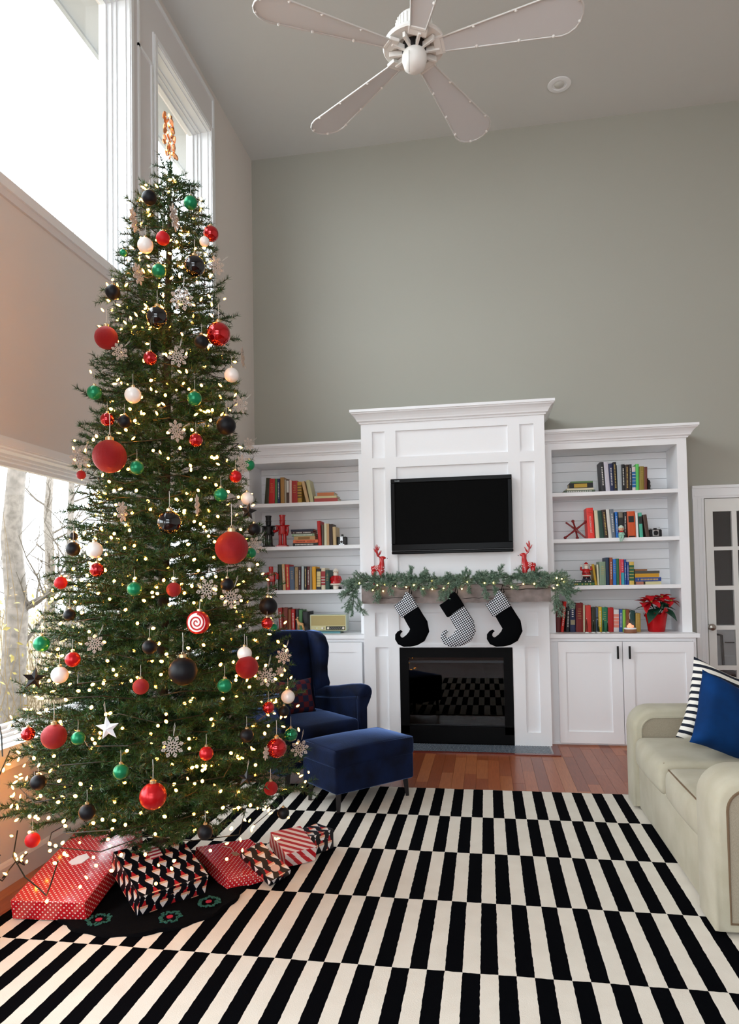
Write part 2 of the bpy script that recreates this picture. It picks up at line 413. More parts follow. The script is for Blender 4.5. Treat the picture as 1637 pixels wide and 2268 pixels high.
# ---------------- outdoors
gr = MB()
N = 30
V = [(-2.6-40*(i/N)**1.4, -12+42*j/N, -.55+.12*math.sin(i*.9+j*.7)*(i > 1)+.06*max(0, i-4)) for i in range(N+1) for j in range(N+1)]
gr.add(V, [(i*(N+1)+j, i*(N+1)+j+1, (i+1)*(N+1)+j+1, (i+1)*(N+1)+j) for i in range(N) for j in range(N)])
gobj = gr.build('leaf_covered_ground', mat('leaf_litter', '#7d6c52', .9, noise=(9, '#54452f'), bump=(20, .6)), smooth=60); tag(gobj, kind='structure')
bark = mat('pale_bark', '#5d564e', .9, noise=(14, '#776e65'), bump=(30, .8))
twm = mat('twig_bark', '#544c42', .9)
def bare_tree(x, y, r, h, seed, label):
    rd = random.Random(seed); t_ = thing('bare_tree', label, 'tree', (x, y, -.6), group=None)
    n = 9; P = [(rd.uniform(-.025, .025)*i*.6, rd.uniform(-.025, .025)*i*.6, h*i/(n-1)) for i in range(n)]
    MB().tube(P, [r*(1-.62*i/(n-1)) for i in range(n)], 9).build('trunk', bark, t_, smooth=60)
    tw = MB()
    def grow(p, d, L, rr, dep):
        q = [Vector(p)]
        for k in range(3):
            d = (d+Vector((rd.uniform(-.3, .3), rd.uniform(-.3, .3), rd.uniform(-.05, .3)))).normalized(); q.append(q[-1]+d*L/3)
        tw.tube(q, [rr, rr*.8, rr*.6, rr*.35], 4)
        if dep:
            for k in range(3):
                e = Vector((rd.uniform(-1, 1), rd.uniform(-1, 1), rd.uniform(0, .8))).normalized()
                grow(q[1+k % 3], (d*.5+e).normalized(), L*.65, rr*.5, dep-1)
    for k in range(12):
        z = h*rd.uniform(.12, .95); a = rd.uniform(0, 2*PI); i = min(int(z/h*(n-1)), n-2)
        grow((P[i][0], P[i][1], z), Vector((math.cos(a), math.sin(a), .5)).normalized(), rd.uniform(.7, 1.5), r*.2, 2)
    tw.build('branches', twm, t_, kind='stuff')
for i, (x, y, r, h, lb) in enumerate([(-5.8, 7.75, .16, 7, 'thick grey bare tree trunk at the left edge outside the lower window'), (-8.6, 13.2, .10, 6.5, 'slim pale bare tree behind the thick trunk outside'), (-6.9, 13.6, .13, 7, 'pale bare tree nearest the decorated tree, seen through the lower window'), (-12, 17.5, .16, 8, 'distant bare tree with spreading twigs outside the window'), (-6.6, 10.3, .05, 3.2, 'small twiggy sapling between the tree trunks outside')]):
    bare_tree(x, y, r, h, 40+i, lb)
# brush: dry twigs and yellowed leaves, uncountable
rd = random.Random(5); br = MB()
for k in range(900):
    x = -rd.uniform(4.6, 9); y = rd.uniform(4, 15); h = rd.uniform(.4, 1.7) if k % 3 else rd.uniform(1.6, 3.4)
    p = Vector((x, y, -.55)); q = p+Vector((rd.uniform(-.5, .5), rd.uniform(-.5, .5), h))
    br.tube([p, (p+q)/2+Vector((rd.uniform(-.1, .1), rd.uniform(-.1, .1), 0)), q], [.008, .005, .002], 3)
tag(br.build('dry_undergrowth', mat('dry_twig', '#6b5c44', .9)), 'tangle of dry tan twigs growing outside the lower window', 'undergrowth', kind='stuff')
lv = MB()
for k in range(2600):
    x = -rd.uniform(4.4, 9); y = rd.uniform(4, 15); z = rd.uniform(-.5, 1.4); s_ = rd.uniform(.02, .045)
    lv.at((x, y, z), (rd.uniform(0, 3), rd.uniform(0, 3), rd.uniform(0, 3)), s_).add([(-1, 0, 0), (0, -.5, .1), (1, 0, 0), (0, .5, .1)], [(0, 1, 2, 3)])
tag(lv.build('dry_leaves', mat('yellowed_leaf', '#8d7f45', .8)), 'scattered yellowed leaves on the brush outside the lower window', 'leaves', kind='stuff')
# ================================================================ fireplace wall, bookcases
FY = 5.97; FX0, FX1 = -1.065, .512
fp = thing('fireplace_surround', 'tall white panelled fireplace surround with crown moulding between the bookcases', 'fireplace', (0, FY, 0))
def pl(par, mb, nm, mt=WHITE, **k):
    ob = mb.build(nm, mt, par, **k); ob.matrix_parent_inverse = Matrix.Translation(-Vector(par.location)); return ob
# body: firebox hole x -.757..+.200 z .0...824
D = .02
cols = [FX0, -.967, -.855, -.757, .205, .306, .422, FX1]
body = MB()
body.box((FX0, FY+D, 0), (-.757, YBK, 2.79)).box((.205, FY+D, 0), (FX1, YBK, 2.79)).box((-.757, FY+D, .824), (.205, YBK, 2.79))
pl(fp, body, 'body')
def rail(x0, x1, z0, z1, nm): pl(fp, MB().box((x0, FY, z0), (x1, FY+D, z1)), nm)
for a, c in ((cols[0], cols[1]), (cols[2], cols[3]), (cols[4], cols[5]), (cols[6], cols[7])): rail(a, c, 0, 2.79, 'stile')
for a, c in ((cols[1], cols[2]), (cols[5], cols[6])):
    for z0, z1 in ((0, .114), (.826, .922), (1.125, 1.24), (2.398, 2.487), (2.718, 2.79)): rail(a, c, z0, z1, 'rail')
for z0, z1 in ((.826, .845), (1.125, 1.24), (2.398, 2.487), (2.718, 2.79)): rail(cols[3], cols[4], z0, z1, 'rail')
def crown(par, x0, x1, yf, z, h, left, right, out=.085, back=None):
    prof = [(0, 0), (.012, 0), (.016, .012), (.022, .016), (.030, .020), (.034, .032), (.046, .052), (.062, .070), (.074, .078), (.078, .086), (out, .090), (out, .112), (0, .112)]
    prof = [(a*out/.085, b_*h/.112) for a, b_ in prof]
    V = []; n = len(prof); yb = back or YBK
    lo = [(x0, yb)] if left else []; ro = [(x1, yb)] if right else []
    segs = []
    pts = []
    for a, b_ in prof:
        row = []
        if left: row.append((x0-a, yb, z+b_))
        row.append((x0-(a if left else 0), yf-a, z+b_)); row.append((x1+(a if right else 0), yf-a, z+b_))
        if right: row.append((x1+a, yb, z+b_))
        pts.append(row)
    m_ = len(pts[0]); V = [p for r in pts for p in r]
    F = [(i*m_+j, i*m_+j+1, ((i+1) % n)*m_+j+1, ((i+1) % n)*m_+j) for i in range(n) for j in range(m_-1)]
    F += [tuple(i*m_ for i in range(n)), tuple(reversed([i*m_+m_-1 for i in range(n)]))]
    pl(par, MB().add(V, F), 'crown_moulding', WHITE)
crown(fp, FX0, FX1, FY, 2.79, .115, True, True)
pl(fp, MB().box((FX0, FY, 2.79), (FX1, YBK, 2.90)), 'top_board')

# black electric insert
ins = thing('fireplace_insert', 'black glass-fronted fireplace insert with log set in the white surround', 'fireplace insert', (-.276, FY, 0))
x0, x1, z1 = -.755, .203, .822
ib = MB(); ib.box((x0, FY-.005, .09), (x0+.075, FY+.02, .74)); ib.box((x1-.075, FY-.005, .09), (x1, FY+.02, .74)); ib.box((x0, FY-.005, .74), (x1, FY+.02, z1)); ib.box((x0, FY-.005, .012), (x1, FY+.02, .155))
pl(ins, ib, 'surround_frame', mat('insert_black', '#040405', .5, spec=.1))
bx = MB().box((x0, FY+.38, .0), (x1, FY+.40, z1)).box((x0, FY+.02, 0), (x0+.01, FY+.38, z1)).box((x1-.01, FY+.02, 0), (x1, FY+.38, z1)).box((x0, FY+.02, 0), (x1, FY+.38, .10)).box((x0, FY+.02, z1-.01), (x1, FY+.38, z1))
pl(ins, bx, 'firebox', mat('firebox_black', '#040404', .9, spec=.1))
pl(ins, MB().box((x0+.06, FY+.000, .695), (x1-.06, FY+.012, .712)), 'vent_strip', mat('vent_grey', '#2c2d30', .3, .6))
pl(ins, MB().box((x0+.06, FY+.000, .160), (x1-.06, FY+.012, .168)), 'lower_strip', mat('vent_grey2', '#191a1c', .3, .6))
def _fglass(g, b):
    nt = g.nt; nt.nodes.remove(b); out = nt.nodes['Material Output']
    t = g.n('ShaderNodeBsdfTransparent'); t.inputs[0].default_value = (.14, .14, .14, 1)
    s = g.n('ShaderNodeBsdfGlossy'); s.inputs['Roughness'].default_value = .01; f = schlick(g, .024, .45)
    mx = g.n('ShaderNodeMixShader'); nt.links.new(f, mx.inputs[0]); nt.links.new(t.outputs[0], mx.inputs[1]); nt.links.new(s.outputs[0], mx.inputs[2]); nt.links.new(mx.outputs[0], out.inputs[0])
pl(ins, MB().box((x0+.07, FY+.014, .15), (x1-.07, FY+.018, .745)), 'glass_front', mat('smoked_glass', fn=_fglass))
lg = mat('ceramic_log', '#3a2f27', .9, noise=(18, '#1a1410'), bump=(30, 1))
rd = random.Random(3)
for (ax, az, bx_, bz, r, dy) in ((-.62, .13, -.25, .26, .035, .2), (-.45, .13, .05, .17, .04, .14), (-.2, .30, .12, .2, .032, .22), (-.35, .2, -.22, .37, .022, .18), (-.1, .15, .1, .14, .03, .1)):
    P = [(ax+(bx_-ax)*k/6+rd.uniform(-.008, .008), FY+dy+.03*k/6, az+(bz-az)*k/6+rd.uniform(-.008, .008)) for k in range(7)]
    pl(ins, MB().tube(P, [r*rd.uniform(.8, 1.1) for _ in P], 9), 'log', lg, smooth=50)
em = MB()
for k in range(40): em.sphere((rd.uniform(-.6, .08), FY+rd.uniform(.06, .3), .112+rd.random()*.01), rd.uniform(.012, .022), 6, 4)
pl(ins, em, 'ember_bed', mat('ember', '#2a1a14', .9), kind='stuff')
pl(ins, MB().sphere((-.23, FY+.1, .13), .010, 8, 6).sphere((-.13, FY+.12, .2), .008, 8, 6), 'glowing_ember', mat('ember_glow', '#ff3010', emis='#ff3018', es=1.2))

# mantel beam
rustic = mat('weathered_beam', '#978b87', .85, noise=(7, '#6d635f'), bump=(16, 1.0))
mt = thing('mantel_beam', 'rough grey weathered wood mantel beam on the white surround', 'mantel', (-.265, 5.78, 1.215))
V = []; F = []; nx = 40; sec = []
rd = random.Random(9)
ring = [(5.78, 1.215), (5.778, 1.24), (5.778, 1.285), (5.777, 1.33), (5.779, 1.352), (5.785, 1.364), (5.87, 1.366), (5.969, 1.366), (5.969, 1.215), (5.87, 1.213)]
for i in range(nx+1):
    x = -1.048+(.514+1.048)*i/nx
    for k, (y, z) in enumerate(ring): V.append((x, y+(rd.uniform(-.003, .003) if 0 <= k < 6 else 0), z+(rd.uniform(-.003, .002) if k < 6 else 0)))
n = len(ring)
for i in range(nx):
    for k in range(n): F.append((i*n+k, i*n+(k+1) % n, (i+1)*n+(k+1) % n, (i+1)*n+k))
F += [tuple(reversed(range(n))), tuple(nx*n+k for k in range(n))]
pl(mt, MB().add(V, F), 'beam', rustic, smooth=25)
crk = mat('crack_dark', '#2b2523', .95)
for (a, c, z, s_) in ((-.05, .5, 1.318, .003), (-.9, -.55, 1.262, .002), (-.2, .2, 1.25, .002), (-.75, -.3, 1.335, .002)):
    P = [(a+(c-a)*k/12, 5.7755, z+random.uniform(-.004, .004)) for k in range(13)]
    pl(mt, MB().tube(P, [s_*.3]+[s_]*11+[s_*.3], 4), 'crack', crk)

# hearth: mosaic strip flush with the floor, wood border
he = thing('hearth', 'strip of grey round mosaic tiles with a dark red wood border before the fireplace', 'hearth', (-.2, 5.66, 0))
hx0, hx1, hy0, hy1 = -1.1, .500, 5.70, 5.969
pl(he, MB().box((hx0, hy0, -.002), (hx1, hy1, .003)), 'grout_bed', mat('pale_grout', '#b9bcbd', .9))
ti = MB(); r = .0105
for j in range(13):
    for i in range(74):
        x = hx0+.012+i*.0218+(j % 2)*.0109; y = hy0+.011+j*.0208
        if x > hx1-.01: continue
        ti.add([(x+r*math.cos(k*PI/3+.52), y+r*math.sin(k*PI/3+.52), .0052) for k in range(6)]+[(x+r*math.cos(k*PI/3+.52), y+r*math.sin(k*PI/3+.52), .002) for k in range(6)], [(0, 1, 2, 3, 4, 5)]+[(k, k+6, (k+1) % 6+6, (k+1) % 6) for k in range(6)])
pl(he, ti, 'mosaic_tiles', mat('slate_tile', '#4c5763', .25, noise=(80, '#6a7681')), kind='stuff')
bw = mat('border_wood', '#6e2616', .3, coat=.3)
pl(he, MB().prism([(hx0, hy0-.045), (hx1+.05, hy0-.045), (hx1, hy0), (hx0, hy0)], 0, .008, 'z'), 'border_strip', bw)
pl(he, MB().prism([(hx1+.05, hy0-.045), (hx1+.05, hy1), (hx1, hy1), (hx1, hy0)], 0, .008, 'z'), 'border_strip', bw)

# television
tv = thing('television', 'black flat screen television mounted on the white panelling above the mantel', 'television', (-.285, 5.9, 1.62))
TX0, TX1, TZ0, TZ1 = -.797, .228, 1.632, 2.281; TY = 5.885
gl = mat('gloss_black', '#030304', .25, spec=.1)
f_ = MB().box((TX0, TY, TZ1-.036), (TX1, TY+.06, TZ1)).box((TX0, TY, TZ0+.085), (TX0+.036, TY+.06, TZ1-.036)).box((TX1-.036, TY, TZ0+.085), (TX1, TY+.06, TZ1-.036)).box((TX0, TY, TZ0+.03), (TX1, TY+.06, TZ0+.085))
pl(tv, f_, 'bezel', gl, bevel=.004)
pl(tv, MB().box((TX0, TY-.006, TZ0), (TX1, TY+.05, TZ0+.024)), 'speaker_bar', gl, bevel=.006)
pl(tv, MB().box((TX0+.002, TY+.004, TZ0+.022), (TX1-.002, TY+.05, TZ0+.032)), 'groove', mat('tv_groove', '#26272a', .4))
pl(tv, MB().box((TX0+.034, TY+.008, TZ0+.083), (TX1-.034, TY+.05, TZ1-.034)), 'screen', mat('dark_screen', '#030303', .5, spec=.05))
pl(tv, MB().box((TX0+.1, TY+.05, TZ0+.1), (TX1-.1, TY+.084, TZ1-.1)), 'rear_housing', BLACK)
def text(par, s_, loc, size, material, rot=(R_(90), 0, 0), nm='lettering', ext=.0006, align='CENTER', mirror=False):
    c = bpy.data.curves.new(nm, 'FONT'); c.body = s_; c.size = size; c.extrude = ext; c.align_x = align; c.align_y = 'CENTER'
    tmp = bpy.data.objects.new(nm, c); COL.objects.link(tmp); bpy.context.view_layer.update()
    me = bpy.data.meshes.new_from_object(tmp.evaluated_get(bpy.context.evaluated_depsgraph_get())); bpy.data.objects.remove(tmp)
    me.materials.clear(); me.materials.append(material)
    o = bpy.data.objects.new(nm, me); COL.objects.link(o); o.parent = par; o.location = loc; o.rotation_euler = rot
    return o
text(tv, 'TOSHIBA', (-.285+.285+TX0+.052+.0, TY-.9*0-5.9-.0012, TZ1-.018-1.62), .011, mat('logo_silver', '#c9ccd0', .3, .3)).location = (TX0+.056+.285, TY-5.9-.001, TZ1-.019-1.62)

# bookcases ----------------------------------------------------------
SH = (2.147, 1.742, 1.335)
def bookcase(name, label, xi0, xi1, xo0, xo1, right):
    UY = 6.2
    bc = thing(name, label, 'bookcase', ((xo0+xo1)/2, UY, .93))
    pl(bc, MB().box((xo0, UY, .93), (xi0, YBK-.03, 2.58)), 'side_panel'); pl(bc, MB().box((xi1, UY, .93), (xo1, YBK-.03, 2.58)), 'side_panel')
    pl(bc, MB().box((xi0, UY, 2.526), (xi1, YBK-.03, 2.58)), 'top_rail')
    for z in SH: pl(bc, MB().box((xi0, UY+.002, z-.033), (xi1, YBK-.045, z), ), 'shelf', bevel=.0015)
    z = .93; k = 0
    while z < 2.52:
        h = min(.0905, 2.526-z)
        pl(bc, MB().box((xi0, YBK-.044, z), (xi1, YBK-.030, z+h-.0025)), 'shiplap_board', WHITE, bevel=.0015); z += .0905
    pl(bc, MB().box((xi0, YBK-.030, .93), (xi1, YBK-.026, 2.526)), 'back_panel', mat('joint_grey', '#c9cacb', .8))
    crown(bc, xo0, xo1, UY, 2.58, .108, False, right)
    pl(bc, MB().box((xo0, UY, 2.58), (xo1, YBK-.03, 2.68)), 'top_board')
    return bc
bookcase('bookcase', 'white built-in bookcase with crown moulding right of the fireplace', .586, 1.622, .513, 1.70, True)
bookcase('bookcase', 'white built-in bookcase left of the fireplace, partly behind the tree', -2.18, -1.133, -2.258, -1.066, False)
BY = 6.07
hm = mat('black_handle', '#0c0c0e', .35)
def base_cabinet(label, x0, x1, doors, top_label, cx1):
    bc = thing('base_cabinet', label, 'cabinet', ((x0+x1)/2, BY, 0))
    pl(bc, MB().box((x0, BY+.022, .0), (x1, YBK-.02, .893)), 'carcass')
    pl(bc, MB().box((x0, BY+.0, .868), (x1, BY+.022, .893)), 'face_rail'); pl(bc, MB().box((x0, BY, 0), (x0+.022, BY+.022, .868)), 'face_stile'); pl(bc, MB().box((x1-.022, BY, 0), (x1, BY+.022, .868)), 'face_stile')
    pl(bc, MB().box((x0+.022, BY+.004, 0), (x1-.022, BY+.022, .012)), 'toe_strip')
    for (a, c, hx) in doors:
        z0, z1 = .016, .864; w_ = .062 
        d = MB()
        wl_, wr_ = (w_, .088) if hx > (a+c)/2 else (.088, w_)
        d.box((a, BY-.02, z0), (a+wl_, BY, z1)).box((c-wr_, BY-.02, z0), (c, BY, z1)).box((a+wl_, BY-.02, z0), (c-wr_, BY, .112)).box((a+wl_, BY-.02, .777), (c-wr_, BY, z1)).box((a+wl_, BY-.008, .112), (c-wr_, BY, .777))
        dd = pl(bc, d, 'door', WHITE)
        h = MB().bbox((hx-.008, BY-.052, .724), (hx+.008, BY-.040, .83), .002).box((hx-.004, BY-.042, .738), (hx+.004, BY-.02, .748)).box((hx-.004, BY-.042, .806), (hx+.004, BY-.02, .816))
        ho = h.build('handle', hm, dd)
    ct = MB().bbox((x0-.0, BY-.032, .895), (cx1, YBK-.02, .93), .003)
    tag(struct_free(ct, 'cabinet_top', WHITE), top_label, 'countertop')
def struct_free(mb, nm, mt): return mb.build(nm, mt)
base_cabinet('white two-door base cabinet with black bar handles right of the fireplace', .513, 1.69, [(.585, 1.103, 1.064), (1.108, 1.666, 1.158)], 'white cabinet top under the right bookcase, holding the poinsettia', 1.715)
base_cabinet('white base cabinet left of the fireplace, behind the blue armchair', -2.258, -1.066, [(-2.2, -1.655, -1.70), (-1.65, -1.103, -1.60)], 'white cabinet top under the left bookcase, holding the radio', -1.066)
# ================================================================ books
BK = {
 'RA':[(1.005,0.034,0.258,-2.4,'charcoal','v'),(1.041,0.036,0.259,-2.7,'pale lilac',''),(1.078,0.033,0.243,-1.9,'navy','v'),(1.112,0.027,0.254,-1.6,'black','V'),(1.14,0.036,0.229,-0.4,'silver grey',''),(1.177,0.027,0.231,-0.3,'black','v'),(1.204,0.031,0.227,0.7,'dark brown','V'),(1.236,0.022,0.228,0.7,'dark grey','v'),(1.26,0.029,0.206,0.6,'pink and white','B'),(1.289,0.026,0.228,1.2,'bright green',''),(1.318,0.038,0.206,1.6,'olive gold','r'),(1.357,0.026,0.201,1.7,'russet brown','')],
 'RB':[(0.882,0.056,0.267,-1.9,'bright red','T'),(0.947,0.031,0.245,-2.3,'cream',''),(0.98,0.039,0.24,-4.5,'dark green',''),(1.02,0.031,0.247,-4.3,'dark brown','V'),(1.053,0.027,0.25,-3.9,'off white',''),(1.08,0.032,0.25,-3.1,'slate grey','v'),(1.115,0.022,0.225,-1.4,'blue','v'),(1.14,0.036,0.224,-0.1,'taupe and black','K'),(1.177,0.025,0.222,1.8,'charcoal','v'),(1.213,0.066,0.226,-1.0,'orange','O'),(1.282,0.019,0.213,-0.9,'white','')],
 'RB2':[(1.311,0.027,0.212,-2.0,'teal','k'),(1.36,0.031,0.194,-6.3,'brown','')],
 'RC':[(0.929,0.018,0.184,-6.5,'mustard yellow',''),(0.95,0.015,0.18,-1.3,'cream',''),(0.967,0.052,0.204,0.5,'sage green','r'),(1.022,0.026,0.239,0.2,'dark navy',''),(1.051,0.025,0.238,1.0,'rust brown','v'),(1.079,0.027,0.224,1.0,'blue','r'),(1.108,0.022,0.227,0.7,'forest green',''),(1.133,0.013,0.223,0.3,'coral pink',''),(1.147,0.024,0.221,0.3,'red and turquoise','Q'),(1.173,0.017,0.219,0.7,'royal blue','v'),(1.194,0.017,0.197,0.8,'cobalt blue','v'),(1.213,0.039,0.198,1.0,'yellow and green','G')],
 'RD':[(0.589,0.041,0.275,2.2,'maroon',''),(0.631,0.025,0.267,6.7,'vivid red','v'),(0.675,0.03,0.214,3.3,'black','v'),(0.711,0.046,0.255,0.7,'navy','n'),(0.761,0.06,0.254,1.0,'dark red','r'),(0.822,0.015,0.237,1.1,'cream',''),(0.844,0.046,0.232,0.1,'coral red',''),(0.893,0.035,0.214,0.9,'dark olive',''),(0.928,0.021,0.212,0.9,'slate blue','k'),(0.95,0.028,0.217,0.9,'yellow','v'),(0.979,0.047,0.213,1.3,'emerald green','r'),(1.028,0.046,0.21,1.3,'crimson',''),(1.076,0.043,0.193,1.3,'white and pink','P'),(1.121,0.028,0.193,1.6,'mid blue','v'),(1.15,0.026,0.19,0.5,'lime green',''),(1.177,0.03,0.192,1.2,'chestnut brown',''),(1.21,0.041,0.182,1.6,'dark teal',''),(1.257,0.041,0.158,0.8,'tan yellow','r')],
 'LA':[(-2.048,0.041,0.246,4.8,'dark olive',''),(-2.004,0.058,0.238,1.2,'red','r'),(-1.944,0.024,0.237,0.7,'green',''),(-1.919,0.026,0.236,-0.3,'navy','v'),(-1.889,0.038,0.246,-0.2,'tan brown',''),(-1.849,0.017,0.225,0.1,'stone',''),(-1.831,0.026,0.225,0.2,'brown','L'),(-1.804,0.024,0.218,0.4,'pale pink',''),(-1.778,0.053,0.209,0.2,'brick red','r'),(-1.724,0.04,0.199,0.0,'gold and brown','G2'),(-1.64,0.029,0.202,-13.2,'light tan',''),(-1.603,0.034,0.21,-11.2,'cream yellow','')],
 'LB':[(-1.53,0.031,0.229,-3.0,'red',''),(-1.498,0.02,0.194,-0.1,'grey brown',''),(-1.474,0.024,0.205,0.1,'cream',''),(-1.449,0.023,0.203,-0.1,'light tan',''),(-1.425,0.033,0.198,-0.8,'dark brown',''),(-1.39,0.029,0.171,-1.4,'pale sand','')],
 'LC':[(-1.925,0.045,0.241,-0.3,'dark olive',''),(-1.877,0.029,0.242,-2.5,'light tan','v'),(-1.847,0.037,0.238,-1.0,'red','V'),(-1.81,0.047,0.218,-0.9,'slate blue','r'),(-1.761,0.033,0.213,0.2,'tan','k2'),(-1.727,0.025,0.216,0.5,'plum','v'),(-1.699,0.025,0.219,0.8,'pale grey',''),(-1.672,0.027,0.215,0.8,'black','V'),(-1.644,0.023,0.215,0.8,'maroon','v'),(-1.62,0.023,0.212,0.8,'warm grey',''),(-1.592,0.035,0.214,-0.8,'amber yellow',''),(-1.556,0.046,0.194,1.1,'black and cream','H'),(-1.508,0.038,0.198,0.3,'cream and red','J'),(-1.469,0.039,0.178,0.6,'dark green','r')],
 'LD':[(-1.921,0.038,0.238,-2.6,'brick red','v'),(-1.88,0.044,0.238,-0.6,'brown red',''),(-1.834,0.029,0.225,0.1,'chestnut brown',''),(-1.802,0.033,0.225,-0.4,'red','v'),(-1.762,0.028,0.223,0.4,'dark grey',''),(-1.732,0.033,0.219,0.4,'green',''),(-1.693,0.058,0.202,-0.2,'black','')],
}
BC = {'charcoal': '#26262a', 'pale lilac': '#c9c6d2', 'navy': '#1c2750', 'black': '#131316', 'silver grey': '#a9b2b8', 'dark brown': '#33211a', 'dark grey': '#2c2b30', 'pink and white': '#d5c9c9', 'bright green': '#5cc45c', 'olive gold': '#8c7a32', 'russet brown': '#6d3a2c',
 'bright red': '#e8392f', 'cream': '#d8d4b4', 'dark green': '#1f4338', 'off white': '#dcdcd6', 'slate grey': '#6b7681', 'blue': '#2272c8', 'taupe and black': '#7b7366', 'orange': '#cf5423', 'white': '#e8e8e6', 'teal': '#4fb096', 'brown': '#4e382f', 'mustard yellow': '#b8921e', 'sage green': '#7f957c', 'dark navy': '#12324d', 'rust brown': '#9a4a2c', 'forest green': '#2f6b41', 'coral pink': '#e0605a', 'red and turquoise': '#d83a52', 'royal blue': '#1f4f9a', 'cobalt blue': '#27489a', 'yellow and green': '#d3b355',
 'maroon': '#5a0f0e', 'vivid red': '#c81e12', 'dark red': '#7d1413', 'coral red': '#d2382d', 'dark olive': '#2c2c18', 'slate blue': '#4a5a70', 'yellow': '#d8b51e', 'emerald green': '#1f7350', 'crimson': '#b01014', 'white and pink': '#d9d6d6', 'mid blue': '#23549c', 'lime green': '#86c143', 'chestnut brown': '#80451f', 'dark teal': '#123f3c', 'tan yellow': '#ad8c3c', 'red': '#b81c1a', 'green': '#4b7a4c', 'tan brown': '#a2783f', 'stone': '#a79f8f', 'pale pink': '#dcc4bb', 'brick red': '#a02823', 'gold and brown': '#b08a35', 'light tan': '#c4a276', 'cream yellow': '#bdb88f', 'grey brown': '#5e554a', 'pale sand': '#c9b083', 'tan': '#9a7d56', 'plum': '#3b1a24', 'pale grey': '#a9b5b8', 'warm grey': '#857c70', 'amber yellow': '#e0a010', 'black and cream': '#17171f', 'cream and red': '#d5c9ab', 'brown red': '#7c2f22'}
page = mat('book_pages', '#d9cfb4', .9)
gold = mat('gold_print', '#c2a45c', .45, .3); silv = mat('white_print', '#d5d3cc', .6)
def cm(hexc, nm): return mat(nm.replace(' ', '_')+'_cover', hexc, .5)
WHERE = {'RA': ('top shelf of the right bookcase', 'books standing on the top shelf, right bookcase'), 'RB': ('second shelf of the right bookcase', 'books standing on the second shelf, right bookcase'), 'RC': ('third shelf of the right bookcase', 'books standing on the third shelf, right bookcase'), 'RD': ('bottom row of the right bookcase', 'books in the bottom row, right bookcase'),
 'LA': ('top shelf of the left bookcase', 'books standing on the top shelf, left bookcase'), 'LB': ('second shelf of the left bookcase', 'books standing on the second shelf, left bookcase'), 'LC': ('third shelf of the left bookcase', 'books standing on the third shelf, left bookcase'), 'LD': ('bottom row of the left bookcase', 'books in the bottom row, left bookcase')}
ZR = {'RA': 2.147, 'RB': 1.742, 'RC': 1.335, 'RD': .93, 'LA': 2.147, 'LB': 1.742, 'LC': 1.335, 'LD': .93}
ORD = ['leftmost', 'second from left', 'third from left', 'fourth from left', 'fifth from left', 'sixth from left', 'seventh from left', 'eighth from left', 'ninth from left', 'tenth from left', 'eleventh from left', 'twelfth from left', 'thirteenth from left', 'fourteenth from left', 'fifteenth from left', 'sixteenth from left', 'seventeenth from left', 'eighteenth from left']
BK['RB'] = BK['RB']+BK.pop('RB2')
rdb = random.Random(21)
